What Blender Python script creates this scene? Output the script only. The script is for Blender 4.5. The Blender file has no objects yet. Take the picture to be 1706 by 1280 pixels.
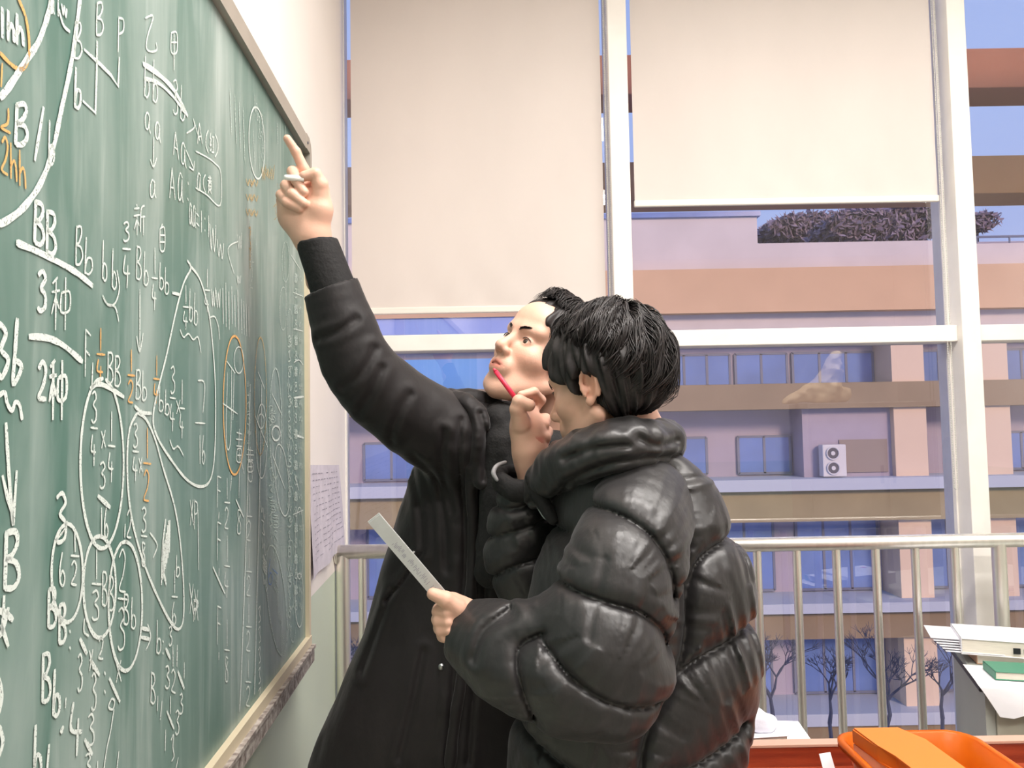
import bpy, bmesh, math, random
import numpy as np
from mathutils import Vector, Matrix
C = bpy.context.scene.collection
SC = bpy.context.scene
random.seed(7)
# ---------------------------------------------------------------- camera
F = 1300.0; PITCH = math.atan(.0545); ROLL = .018; EYE = 1.43
_f = Vector((0, math.cos(PITCH), math.sin(PITCH))); _r0 = Vector((1, 0, 0)); _u0 = Vector((0, -math.sin(PITCH), math.cos(PITCH)))
_r = _r0*math.cos(ROLL) - _u0*math.sin(ROLL); _u = _u0*math.cos(ROLL) + _r0*math.sin(ROLL)
cam = bpy.data.objects.new('camera', bpy.data.cameras.new('camera')); C.objects.link(cam)
cam.matrix_world = Matrix(((_r.x, _u.x, -_f.x, 0), (_r.y, _u.y, -_f.y, 0), (_r.z, _u.z, -_f.z, EYE), (0, 0, 0, 1)))
cam.data.sensor_width = 36; cam.data.lens = F/1706*36; cam.data.clip_start = .02; cam.data.clip_end = 300
SC.camera = cam
SC.view_settings.view_transform = 'Standard'; SC.view_settings.look = 'None'; SC.view_settings.gamma = 1
SC.view_settings.use_curve_mapping = False; SC.view_settings.exposure = -0.13
def W(px, py, Y):
    d = _f + _r*((px-853)/F) + _u*((640-py)/F)
    return Vector((0, 0, EYE)) + d*(Y/d.y)
# ---------------------------------------------------------------- world: dusk sky
w = bpy.data.worlds.new('dusk_sky'); SC.world = w; w.use_nodes = True
nt = w.node_tree; bg = nt.nodes['Background']
tc = nt.nodes.new('ShaderNodeTexCoord'); sx = nt.nodes.new('ShaderNodeSeparateXYZ'); rp = nt.nodes.new('ShaderNodeValToRGB')
nt.links.new(tc.outputs['Generated'], sx.inputs[0]); nt.links.new(sx.outputs['Z'], rp.inputs[0]); nt.links.new(rp.outputs[0], bg.inputs[0])
rp.color_ramp.elements[0].position = 0.0; rp.color_ramp.elements[0].color = (.42, .47, .80, 1)
rp.color_ramp.elements[1].position = 1.0; rp.color_ramp.elements[1].color = (.24, .38, .85, 1)
e = rp.color_ramp.elements.new(.35); e.color = (.42, .54, .95, 1)
bg.inputs[1].default_value = 1.12
def sun(name, energy, col, direction, angle):
    l = bpy.data.lights.new(name, 'SUN'); l.energy = energy; l.color = col; l.angle = angle
    o = bpy.data.objects.new(name, l); C.objects.link(o); o.rotation_euler = Vector(direction).to_track_quat('-Z', 'Y').to_euler(); o.location = (0, -5, 30)
sun('added_warm_sun', 2.9, (1, .70, .48), (-.35, .86, -.38), math.radians(12))  # warm sun added to tint the storey bands of the building opposite
def area(name, loc, sx_, sy_, power, col=(1, .955, .925), rot=(0, 0, 0)):
    l = bpy.data.lights.new(name, 'AREA'); l.shape = 'RECTANGLE'; l.size = sx_; l.size_y = sy_; l.energy = power; l.color = col
    o = bpy.data.objects.new(name, l); C.objects.link(o); o.location = loc; o.rotation_euler = rot
    return o
LAMPS = [(.50, .95, 1.2, .28), (1.75, 1.45, 1.2, .28), (.9, -.5, 1.2, .28), (3.0, -.6, 1.2, .28)]
CEIL = 3.4
for i, (x, y, a, b) in enumerate(LAMPS):
    area('ceiling_lamp_light', (x, y, CEIL-.16), a, b, (52, 27, 44, 42)[i])
# ---------------------------------------------------------------- materials
def lin(c):
    return tuple(((v/255)/12.92 if v/255 <= .04045 else ((v/255+.055)/1.055)**2.4) for v in c) + (1,)
def mat(name, rgb, rough=.6, metal=0, noise=0, nscale=20, bump=0, bscale=60, rgb2=None, spec=.5, sheen=0, coat=0, stretch=(1, 1, 1), alpha=1, emit=None, es=1, vcol=False, trans=0, sss=0):
    m = bpy.data.materials.new(name); m.use_nodes = True; n = m.node_tree.nodes; L = m.node_tree.links; p = n['Principled BSDF']
    c = lin(rgb); p.inputs['Base Color'].default_value = c; p.inputs['Roughness'].default_value = rough; p.inputs['Metallic'].default_value = metal
    p.inputs['Specular IOR Level'].default_value = spec
    if sheen: p.inputs['Sheen Weight'].default_value = sheen; p.inputs['Sheen Roughness'].default_value = .4
    if coat: p.inputs['Coat Weight'].default_value = coat
    if sss: p.inputs['Subsurface Weight'].default_value = sss; p.inputs['Subsurface Radius'].default_value = (.012, .004, .002)
    if trans: p.inputs['Transmission Weight'].default_value = trans
    if emit: p.inputs['Emission Color'].default_value = lin(emit); p.inputs['Emission Strength'].default_value = es
    tcn = n.new('ShaderNodeTexCoord'); mp = n.new('ShaderNodeMapping'); L.new(tcn.outputs['Object'], mp.inputs[0]); mp.inputs['Scale'].default_value = stretch
    src = None
    if noise or rgb2:
        t = n.new('ShaderNodeTexNoise'); t.inputs['Scale'].default_value = nscale; t.inputs['Detail'].default_value = 5; L.new(mp.outputs[0], t.inputs[0])
        r = n.new('ShaderNodeValToRGB'); r.color_ramp.elements[0].position = .36; r.color_ramp.elements[1].position = .66
        c2 = lin(rgb2) if rgb2 else tuple(min(1, v*(1+noise)) for v in c[:3])+(1,)
        c1 = c if rgb2 else tuple(v*(1-noise) for v in c[:3])+(1,)
        r.color_ramp.elements[0].color = c1; r.color_ramp.elements[1].color = c2
        L.new(t.outputs['Fac'], r.inputs[0]); src = r.outputs[0]
    if vcol:
        a = n.new('ShaderNodeVertexColor'); a.layer_name = 'Col'
        if src:
            mx = n.new('ShaderNodeMix'); mx.data_type = 'RGBA'; mx.blend_type = 'MULTIPLY'; mx.inputs[0].default_value = 1
            L.new(src, mx.inputs[6]); L.new(a.outputs[0], mx.inputs[7]); src = mx.outputs[2]
        else: src = a.outputs[0]
    if src: L.new(src, p.inputs['Base Color'])
    if bump:
        t = n.new('ShaderNodeTexNoise'); t.inputs['Scale'].default_value = bscale; t.inputs['Detail'].default_value = 4; L.new(mp.outputs[0], t.inputs[0])
        b = n.new('ShaderNodeBump'); b.inputs['Strength'].default_value = bump; b.inputs['Distance'].default_value = .01
        L.new(t.outputs['Fac'], b.inputs['Height']); L.new(b.outputs[0], p.inputs['Normal'])
    return m
# ---------------------------------------------------------------- helpers
def tag(o, label=None, cat=None, group=None, kind=None):
    if label: o['label'] = label
    if cat: o['category'] = cat
    if group: o['group'] = group
    if kind: o['kind'] = kind
    return o
def empty(name, loc=(0, 0, 0), rz=0, **k):
    o = bpy.data.objects.new(name, None); C.objects.link(o); o.location = loc; o.rotation_euler = (0, 0, rz); o.empty_display_size = .05
    return tag(o, **k)
def link(name, me, m, parent=None, **k):
    o = bpy.data.objects.new(name, me); C.objects.link(o)
    if m is not None and not me.materials: me.materials.append(m)
    if parent is not None: o.parent = parent
    return tag(o, **k)
class MB:
    """collects shapes in one bmesh; coordinates are world ones less the origin of the parent"""
    def __init__(s, org=(0, 0, 0)): s.b = bmesh.new(); s.o = Vector(org)
    def quad(s, pts):
        s.b.faces.new([s.b.verts.new(Vector(p)-s.o) for p in pts]); return s
    def box(s, lo, hi, bev=0, M=None):
        lo = Vector(lo); hi = Vector(hi); c = (lo+hi)/2; d = hi-lo
        r = bmesh.ops.create_cube(s.b, size=1); vs = r['verts']
        for v in vs: v.co = Vector((v.co.x*d.x, v.co.y*d.y, v.co.z*d.z))
        if bev:
            es = list({e_ for v in vs for e_ in v.link_edges})
            g = bmesh.ops.bevel(s.b, geom=es, offset=bev, segments=2, affect='EDGES', profile=.5); vs = list({v for f_ in g['faces'] for v in f_.verts} | {v for v in vs if v.is_valid})
        for v in vs:
            if v.is_valid: v.co = (M @ v.co if M else v.co) + c - s.o
        return s
    def hexa(s, p):
        """eight corners: four of the bottom then four of the top"""
        v = [s.b.verts.new(Vector(q)-s.o) for q in p]
        for f_ in ((3, 2, 1, 0), (4, 5, 6, 7), (0, 1, 5, 4), (1, 2, 6, 5), (2, 3, 7, 6), (3, 0, 4, 7)): s.b.faces.new([v[i] for i in f_])
        return s
    def tube(s, pts, r, seg=10, cap=True, flat=1):
        pts = [Vector(p) for p in pts]; n = len(pts); rs = r if hasattr(r, '__len__') else [r]*n; rings = []
        up = None
        for i, p in enumerate(pts):
            t = (pts[min(i+1, n-1)]-pts[max(i-1, 0)]).normalized()
            if up is None: up = t.orthogonal().normalized()
            up = (up-t*up.dot(t)); up = up.normalized() if up.length > 1e-6 else t.orthogonal().normalized()
            sd = t.cross(up)
            rings.append([s.b.verts.new(p-s.o+(up*math.cos(a)+sd*math.sin(a)*flat)*rs[i]) for a in [2*math.pi*k/seg for k in range(seg)]])
        for a, b in zip(rings, rings[1:]):
            for k in range(seg): s.b.faces.new((a[k], a[(k+1) % seg], b[(k+1) % seg], b[k]))
        if cap: s.b.faces.new(rings[0][::-1]); s.b.faces.new(rings[-1])
        return s
    def ribbon(s, pts, nrm, w):
        """flat ribbon along pts, lying in the plane whose normal is nrm"""
        pts = [Vector(p) for p in pts]; n = len(pts); L = []
        for i, p in enumerate(pts):
            t = (pts[min(i+1, n-1)]-pts[max(i-1, 0)])
            if t.length < 1e-9: t = Vector((0, 0, 1))
            sd = t.normalized().cross(nrm).normalized()*w/2*(1 if 0 < i < n-1 else .7)*random.uniform(.86, 1.12)
            L.append((s.b.verts.new(p-s.o+sd), s.b.verts.new(p-s.o-sd)))
        for a, b in zip(L, L[1:]): s.b.faces.new((a[0], a[1], b[1], b[0]))
        return s
    def build(s, name, m, parent=None, smooth=False, **k):
        bmesh.ops.recalc_face_normals(s.b, faces=s.b.faces)
        me = bpy.data.meshes.new(name); s.b.to_mesh(me); s.b.free()
        if smooth: me.polygons.foreach_set('use_smooth', [True]*len(me.polygons))
        return link(name, me, m, parent, **k)
def spline(P, n=5):
    P = [tuple(p) for p in P]
    if len(P) < 3: return P
    out = []
    for i in range(len(P)-1):
        p0 = P[max(i-1, 0)]; p1 = P[i]; p2 = P[i+1]; p3 = P[min(i+2, len(P)-1)]
        for k in range(n):
            t = k/n
            out.append(tuple(.5*((2*b)+(-a+c)*t+(2*a-5*b+4*c-d)*t*t+(-a+3*b-3*c+d)*t**3) for a, b, c, d in zip(p0, p1, p2, p3)))
    out.append(P[-1]); return out
# ---------------------------------------------------------------- room
GY = 2.85                        # plane of the window glass
XC = W(576, 640, GY).x           # corner of board wall and window wall
TW = .0577                       # the board wall runs slightly out of square
def wall_x(y, off=0): return XC + TW*(GY-y) + off
NW = Vector((1, TW, 0)).normalized()
def B(px, py, off=0):
    """the point of the board wall (brought forward by off) seen at a pixel"""
    d = _f + _r*((px-853)/F) + _u*((640-py)/F)
    o = Vector((wall_x(0, 0), 0, 0)) + NW*off
    e_ = Vector((0, 0, EYE)); t = (o-e_).dot(NW)/d.dot(NW)
    return e_+d*t
M_frame = mat('painted_window_metal', (240, 236, 229), .45, noise=.03, nscale=9)
M_floor = mat('grey_terrazzo', (150, 146, 138), .35, noise=.12, nscale=90)
M_ceil = mat('ceiling_paint', (240, 238, 232), .9, noise=.02)
def wall_mat():
    m = mat('two_tone_wall_paint', (246, 239, 233), .7, bump=.05, bscale=40)
    n = m.node_tree.nodes; L = m.node_tree.links; g = n.new('ShaderNodeNewGeometry'); s = n.new('ShaderNodeSeparateXYZ'); L.new(g.outputs['Position'], s.inputs[0])
    t = n.new('ShaderNodeMath'); t.operation = 'GREATER_THAN'; L.new(s.outputs['Z'], t.inputs[0]); t.inputs[1].default_value = B(543, 968).z
    mx = n.new('ShaderNodeMix'); mx.data_type = 'RGBA'; L.new(t.outputs[0], mx.inputs[0]); mx.inputs[6].default_value = lin((212, 222, 203)); mx.inputs[7].default_value = lin((250, 242, 236))
    nz = n.new('ShaderNodeTexNoise'); nz.inputs['Scale'].default_value = 2.5; r = n.new('ShaderNodeValToRGB'); r.color_ramp.elements[0].color = (.92, .92, .92, 1); r.color_ramp.elements[1].color = (1, 1, 1, 1)
    L.new(n['Texture Coordinate'].outputs['Object'], nz.inputs[0]); L.new(nz.outputs[0], r.inputs[0])
    m2 = n.new('ShaderNodeMix'); m2.data_type = 'RGBA'; m2.blend_type = 'MULTIPLY'; m2.inputs[0].default_value = 1; L.new(mx.outputs[2], m2.inputs[6]); L.new(r.outputs[0], m2.inputs[7])
    L.new(m2.outputs[2], n['Principled BSDF'].inputs['Base Color']); return m
M_wall = wall_mat()
RX, BY = 4.6, -3.6
st = dict(kind='structure')
MB().hexa([(wall_x(BY)-.2, BY, -.0), (wall_x(BY), BY, -.0), (XC, GY, 0), (XC-.2, GY, 0), (wall_x(BY)-.2, BY, CEIL), (wall_x(BY), BY, CEIL), (XC, GY, CEIL), (XC-.2, GY, CEIL)]).build('wall_left', M_wall, **st)
MB().box((RX, BY, 0), (RX+.2, GY, CEIL)).build('wall_right', M_wall, **st)
MB().box((wall_x(BY)-.2, BY-.2, 0), (RX+.2, BY, CEIL)).build('wall_back', M_wall, **st)
MB().box((-1, BY-.2, -.2), (RX+.2, GY+.15, 0)).build('floor', M_floor, **st)
MB().box((-1, BY-.2, CEIL), (RX+.2, GY+.15, CEIL+.2)).build('ceiling', M_ceil, **st)
# window wall: mullions, a low sill wall, transoms, panes
MF = 2.75
def X(px, py, Y): return W(px, py, Y).x
m1a, m1b = X(1021, 400, MF), X(1053, 400, MF)
m2a, m2b = X(1596, 400, MF), X(1627, 400, MF)
SILL = .22
MB().box((XC-.2, GY-.07, 0), (RX+.2, GY+.12, SILL)).build('wall_window', M_wall, **st)
MB().box((XC-.2, MF, 3.28), (RX+.2, GY+.1, CEIL)).build('trim_1', M_frame, **st)
tz1, tz0 = W(1300, 547, MF+.03).z, W(1300, 574, MF+.03).z
k = 2
M_side = M_frame
for a, b in ((m1a, m1b), (m2a, m2b), (m2b+1.16, m2b+1.23), (m2b+2.4, m2b+2.47)):
    MB().box((a, MF, SILL), (b, GY+.07, 3.28), .003).build('trim_%d' % k, M_frame, **st); k += 1
def glass_mat():
    m = bpy.data.materials.new('window_glass'); m.use_nodes = True; n = m.node_tree.nodes; L = m.node_tree.links; n.remove(n['Principled BSDF'])
    t = n.new('ShaderNodeBsdfTransparent'); t.inputs[0].default_value = (.93, .95, .97, 1); g = n.new('ShaderNodeBsdfGlossy'); g.inputs['Roughness'].default_value = .004; g.inputs[0].default_value = (1, 1, 1, 1)
    f = n.new('ShaderNodeFresnel'); f.inputs[0].default_value = 1.5; a = n.new('ShaderNodeMath'); a.operation = 'MULTIPLY_ADD'; a.inputs[1].default_value = 1.6; a.inputs[2].default_value = .06
    L.new(f.outputs[0], a.inputs[0]); mx = n.new('ShaderNodeMixShader'); L.new(a.outputs[0], mx.inputs[0]); L.new(t.outputs[0], mx.inputs[1]); L.new(g.outputs[0], mx.inputs[2])
    L.new(mx.outputs[0], n['Material Output'].inputs[0]); return m
M_glass = glass_mat()
bays = [(XC, m1a), (m1b, m2a), (m2b, m2b+1.16), (m2b+1.23, m2b+2.4)]
for i, (a, b) in enumerate(bays):
    f = MB()
    for lo, hi in (((a, GY-.03, SILL), (b, GY+.03, SILL+.03)), ((a, GY-.03, 3.25), (b, GY+.03, 3.28)), ((a, GY-.02, SILL), (a+.006, GY+.03, 3.28)), ((b-.006, GY-.02, SILL), (b, GY+.03, 3.28))): f.box(lo, hi)
    wd = f.build('window_%d' % (i+1), M_frame, **st)
    MB().box((a, MF+.03, tz0), (b, GY+.04, tz1), .003).build('transom', M_frame, wd)
    MB().quad([(a, GY, tz1), (b, GY, tz1), (b, GY, 3.26), (a, GY, 3.26)]).build('pane', M_glass, wd)
    MB().quad([(a, GY, SILL), (b, GY, SILL), (b, GY, tz0), (a, GY, tz0)]).build('pane', M_glass, wd)
# ceiling lights
M_lampb = mat('white_lamp_metal', (235, 235, 235), .4); M_diff = mat('lit_diffuser', (255, 250, 240), .5, emit=(255, 248, 236), es=9)
for x, y, a, b in LAMPS:
    r = empty('ceiling_light', (x, y, CEIL), label='white ceiling light fitting with lit diffuser, '+{.50: 'the one nearest the chalkboard', 1.75: 'the one nearest the window', .9: 'the one above the camera', 3.0: 'the one farthest to the right'}[x], cat='lamp', group='classroom ceiling lights')
    o = (x, y, CEIL)
    MB(o).box((x-a/2-.02, y-b/2-.02, CEIL-.12), (x+a/2+.02, y+b/2+.02, CEIL), .01).build('lamp_housing', M_lampb, r)
    MB(o).box((x-a/2, y-b/2, CEIL-.135), (x+a/2, y+b/2, CEIL-.12), .004).build('diffuser', M_diff, r)
# ---------------------------------------------------------------- roller blinds
M_blind = mat('blind_fabric', (217, 208, 202), .85, noise=.025, nscale=3, bump=.08, bscale=6, stretch=(1, 1, .5))
M_bar = mat('blind_bar', (236, 229, 219), .5); M_chain = mat('bead_chain', (205, 205, 196), .4)
def blind(x0, x1, zb, Y, chainx, zc, label):
    r = empty('roller_blind', ((x0+x1)/2, Y, 3.2), label=label, cat='blind'); o = r.location.copy()
    bm = MB(o); nx, nz = 60, 44; g = []
    for j in range(nz+1):
        z = zb+(3.2-zb)*j/nz; row = []
        for i in range(nx+1):
            x = x0+(x1-x0)*i/nx; q = math.exp(-(z-zb)/.16)
            yy = Y+.0016*math.sin(x*7+z*2)+q*.0035*(math.sin(x*31+z*22)+.6*math.sin(x*67-z*30+1))*(.5+.5*math.sin(x*5+2))
            row.append(bm.b.verts.new(Vector((x, yy, z))-o))
        g.append(row)
    for j in range(nz):
        for i in range(nx): bm.b.faces.new((g[j][i], g[j][i+1], g[j+1][i+1], g[j+1][i]))
    bm.build('blind_fabric', M_blind, r, smooth=True)
    MB(o).box((x0-.003, Y-.008, zb-.018), (x1+.003, Y+.008, zb+.006), .004).build('bottom_bar', M_bar, r)
    MB(o).tube([(x0, Y, 3.2), (x1, Y, 3.2)], .03, 16).build('roller_tube', M_bar, r)
    c = MB(o)
    for xx in (chainx, chainx+.012): c.tube([(xx, Y-.015, 3.2), (xx, Y-.015, zc+.01)], .0012, 5)
    z = zc
    k_ = 0
    while z < 3.2:
        for xx in (chainx, chainx+.012): bmesh.ops.create_icosphere(c.b, subdivisions=1, radius=.0026, matrix=Matrix.Translation(Vector((xx, Y-.015, z))-o))
        z += .0085
    c.tube(spline([(chainx, Y-.015, zc+.01), (chainx+.001, Y-.015, zc), (chainx+.006, Y-.015, zc-.006), (chainx+.011, Y-.015, zc), (chainx+.012, Y-.015, zc+.01)]), .002, 5)
    c.build('bead_chain', M_chain, r, kind='stuff')
BLY = 2.80
zb1 = W(800, 513, BLY).z; zb2 = W(1300, 333, BLY).z
blind(X(586, 400, BLY), X(1007, 400, BLY), zb1, BLY, X(1013.5, 400, BLY-.015), W(1020, 760, BLY).z, 'pale roller blind left of the first white mullion, hanging lower')
blind(X(1054, 200, BLY), X(1556, 200, BLY), zb2, BLY, X(1575, 500, BLY-.015), W(1590, 812, BLY).z, 'pale roller blind between the two white mullions, stopping higher up')
# ---------------------------------------------------------------- railing
M_steel = mat('brushed_steel', (246, 242, 234), .36, metal=.9, noise=.06, nscale=40, stretch=(1, 1, .05))
RY = 2.6
rz = W(1300, 907, RY).z
r = empty('window_railing', (1.5, RY, 0), label='stainless steel window railing with round handrail and vertical balusters', cat='railing'); o = r.location.copy()
xl = wall_x(RY)+.004
MB(o).tube([(xl, RY, rz), (RX-.005, RY, rz)], .0235, 20).build('handrail', M_steel, r, smooth=True)
MB(o).tube([(xl, RY, .12), (RX-.005, RY, .12)], .014, 12).build('bottom_rail', M_steel, r, smooth=True)
bx0 = W(1264, 1000, RY).x; sp = W(1330, 1000, RY).x-bx0
for k_ in range(-13, 26):
    x = bx0+sp*k_
    if x < xl+.06 or x > RX-.03: continue
    if k_ == 6: continue
    MB(o).tube([(x, RY, .12), (x, RY, rz)], .0135, 12, cap=False).build('baluster', M_steel, r, smooth=True)
for x in (xl+.022, W(1668, 1000, RY).x, W(1668, 1000, RY).x+1.3):
    MB(o).tube([(x, RY, 0), (x, RY, rz)], .022, 14, cap=False).build('post', M_steel, r, smooth=True)
MB(o).tube([(xl, RY, rz), (xl+.006, RY, rz)], .04, 20).build('wall_flange', M_steel, r, smooth=True)
# ---------------------------------------------------------------- outside
def zf(py, Y=25, px=1300): return W(px, py, Y).z
GROUND = -11.0
M_ground = mat('dusk_paving', (90, 95, 105), .9, noise=.1, nscale=1)
MB().box((-60, GY+.6, GROUND-.2), (80, 60, GROUND)).build('ground_outside', M_ground, **st)
M_beam = mat('terracotta_beam', (176, 120, 98), .85, noise=.06, nscale=2)
M_beam2 = mat('tan_beam', (196, 150, 110), .85, noise=.06, nscale=2)
for a, b, m in ((80, 146, M_beam), (259, 322, M_beam2)):
    zt, zb_ = zf(a, 4.0, 1650), zf(b, 4.0, 1650)
    MB().box((-3, 4.0, zb_), (8, 4.25, zt), .005).build('facade_beam', m, label='wide reddish horizontal concrete beam outside the upper panes, %s one' % ('higher' if a == 80 else 'lower'), cat='beam')
FY = 25.0
M_mauve = mat('mauve_render', (212, 202, 202), .9, noise=.04, nscale=.7)
M_orange = mat('orange_tan_band', (218, 180, 146), .9, noise=.05, nscale=.5)
M_brown = mat('brown_band', (146, 126, 104), .9, noise=.08, nscale=.6)
M_lilac = mat('lilac_render', (170, 160, 178), .9, noise=.05, nscale=.8)
M_ledge = mat('pale_ledge', (188, 196, 214), .8)
M_olive = mat('olive_band', (156, 142, 112), .9, noise=.07, nscale=.8)
M_bwin = mat('building_window_glass', (104, 130, 192), .15, noise=.12, nscale=.8, spec=.8)
M_bframe = mat('building_window_frame', (110, 115, 140), .6)
M_col = mat('beige_column', (226, 200, 178), .8)
bl = empty('apartment_building', (10, FY+2, GROUND), label='long multi-storey building outside with orange, brown and lilac storey bands', cat='building'); bo = bl.location.copy()
xe = zf
top = zf(352)
x_end = W(1585, 400, FY).x
MB(bo).box((-35, FY+1.2, GROUND), (55, FY+9, zf(395))).build('wall', M_lilac, bl)
x_mid = W(1272, 400, FY).x
MB(bo).box((-35, FY+.6, zf(447)), (x_mid, FY+9, top)).build('upper_wall', M_mauve, bl)
MB(bo).box((x_mid, FY+.6, zf(447)), (x_end, FY+9, zf(398))).build('upper_wall', M_mauve, bl)
MB(bo).box((-35, FY+.5, top), (x_mid+.1, FY+9.1, top+.16)).build('roof_edge', M_bwin, bl)
MB(bo).box((x_end+.1, FY+.6, zf(447)), (55, FY+1, zf(405))).build('upper_wall', M_mauve, bl)
def band(a, b, m, y, name='storey_band'): MB(bo).box((-35, y, zf(b)), (55, FY+1.3, zf(a))).build(name, m, bl)
band(447, 520, M_orange, FY-.1); band(520, 560, M_mauve, FY+.3)
band(640, 682, M_brown, FY-.2); band(797, 816, M_ledge, FY-.6, 'ledge'); band(816, 868, M_olive, FY-.3)
band(1000, 1016, M_ledge, FY-.6, 'ledge'); band(1016, 1062, M_brown, FY-.3); band(1180, 1200, M_ledge, FY-.6, 'ledge'); band(1200, 1260, M_brown, FY-.3)
def bwin(x0, x1, y0, y1, n=1):
    a, b = W(x0, 700, FY).x, W(x1, 700, FY).x; z1, z0 = zf(y0), zf(y1)
    fr = MB(bo)
    for q in range(n+1):
        xx = a+(b-a)*q/n; fr.box((xx-.04, FY+1.1, z0), (xx+.04, FY+1.25, z1))
    fr.box((a, FY+1.1, z0-.04), (b, FY+1.25, z0+.04)); fr.box((a, FY+1.1, z1-.04), (b, FY+1.25, z1+.04))
    f = fr.build('window', M_bframe, bl)
    for q in range(n):
        xa, xb = a+(b-a)*q/n, a+(b-a)*(q+1)/n
        MB(bo).box((xa+.03, FY+1.12, z0+.03), (xb-.03, FY+1.19, z1-.03)).build('pane', M_bwin, f)
for x0, x1, n in ((930, 1060, 3), (1075, 1235, 4), (1245, 1335, 2), (1345, 1485, 3), (1545, 1600, 1), (1690, 1800, 2)): bwin(x0, x1, 584, 638, n)
for x0, x1, n in ((595, 690, 2), (715, 800, 2), (1140, 1190, 1), (1245, 1335, 2), (1395, 1480, 2), (1508, 1572, 1), (1685, 1790, 2)): bwin(x0, x1, 728, 792, n)
for x0, x1, n in ((600, 720, 2), (1150, 1300, 3), (1340, 1480, 3), (1520, 1600, 2), (1660, 1790, 3)): bwin(x0, x1, 872, 996, n)
for x0, x1, n in ((1150, 1290, 3), (1330, 1480, 3), (1520, 1600, 2), (1660, 1790, 3)): bwin(x0, x1, 1068, 1176, n)
for a, b in ((1488, 1542), (1632, 1682), (870, 915)):
    MB(bo).box((W(a, 700, FY).x, FY-.05, GROUND), (W(b, 700, FY).x, FY+1.3, zf(560))).build('column', M_col, bl)
MB(bo).box((-35, FY-.02, zf(556, 25, 800)), (W(900, 540, FY).x, FY+.6, zf(519, 25, 800))).build('upper_sky_tint', mat('painted_pale_sky_reflection', (150, 172, 235), .25), bl)  # pale reflected sky painted as a flat blue on this box
MB(bo).box((-35, FY+1.0, zf(640)), (W(868, 600, FY).x, FY+1.25, zf(584))).build('lower_sky_tint', mat('painted_bright_sky_reflection', (120, 176, 250), .2), bl)  # bright blue of the reflected sky is put into this box's colour
# box-out on the facade that carries the fan unit
MB(bo).box((W(1340, 700, FY).x, FY+.2, zf(797)), (W(1500, 700, FY).x, FY+1.3, zf(672))).build('bay_wall', M_lilac, bl)
bwin2 = MB(bo).box((W(1400, 700, FY).x, FY+.15, zf(790)), (W(1480, 700, FY).x, FY+.2, zf(735))).build('shutter', mat('shutter', (150, 135, 130), .8), bl)
M_unit = mat('fan_unit_metal', (214, 212, 216), .5); M_dark = mat('dark_grille', (88, 86, 100), .7)
def fan_unit(x0, x1, y0, y1, y, label):
    a, b, z1, z0 = W(x0, 700, y).x, W(x1, 700, y).x, zf(y0, y), zf(y1, y)
    u = empty('air_conditioner', ((a+b)/2, y-.2, z0), label=label, cat='air conditioner'); uo = u.location.copy()
    MB(uo).box((a, y-.35, z0), (b, y+.0, z1), .03).build('casing', M_unit, u)
    for q in (.27, .73):
        zc = z0+(z1-z0)*q; xc = a+(b-a)*.42; rr = (z1-z0)*.19
        ring = MB(uo); ring.tube([(xc, y-.38, zc), (xc, y-.34, zc)], rr, 20); f = ring.build('fan_grille', M_dark, u)
        MB(uo).tube([(xc+rr*math.cos(t), y-.385, zc+rr*math.sin(t)) for t in np.linspace(0, 6.28, 25)], .025, 6).build('grille_ring', M_unit, f)
        MB(uo).tube([(xc, y-.40, zc), (xc, y-.37, zc)], rr*.35, 12).build('fan_hub', M_unit, f)
fan_unit(1361, 1400, 742, 795, FY+.1, 'pale outdoor air conditioner unit with two round fans on the building opposite')
# roof railing at the right
rr = MB(bo); zt = zf(385, 25, 1650); zb_ = zf(405, 25, 1650)
rr.tube([(x_end+.1, FY+.8, zt), (40, FY+.8, zt)], .04, 6)
for q in range(12): rr.tube([(x_end+.2+q*1.1, FY+.8, zb_-.1), (x_end+.2+q*1.1, FY+.8, zt)], .03, 6)
rr.build('roof_railing', M_bframe, bl)
# trees beyond the roof and bare shrubs below
M_leaf = mat('dusk_foliage', (138, 124, 142), .9, noise=.3, nscale=3); M_bark = mat('dusk_bark', (52, 60, 92), .9)
def crown(px, py, w_, h_, Y, n, label):
    c = W(px, py, Y); t = empty('tree', (c.x, Y, GROUND), label=label, cat='tree'); to = t.location.copy(); s_ = Y/F
    MB(to).tube([(c.x, Y, GROUND), (c.x+.2, Y, c.z)], [.35, .15], 8).build('trunk', M_bark, t)
    b = MB(to)
    for _ in range(n):
        a, rr_ = random.uniform(0, 6.28), random.random()**.5
        p = c+Vector((math.cos(a)*rr_*w_*s_, random.uniform(-1.5, 1.5), math.sin(a)*rr_*h_*s_))
        d = Vector((random.uniform(-1, 1), random.uniform(-1, 1), random.uniform(-1, 1))).normalized()*random.uniform(.14, .3); e2 = d.orthogonal().normalized()*.12
        b.quad([p-d, p+e2, p+d, p-e2])
    b.build('foliage', M_leaf, t, kind='stuff')
crown(1497, 372, 66, 40, 38, 5000, 'dark leafy tree behind the roof near the second mullion')
crown(1345, 385, 80, 24, 44, 4500, 'low dark leafy tree top showing over the roof beside the taller one')
crown(1420, 384, 60, 28, 36.5, 3500, 'middle leafy tree between the low tree top and the tall tree by the mullion')
crown(1618, 378, 24, 16, 40, 700, 'small leafy tree top right of the second mullion')
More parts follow.
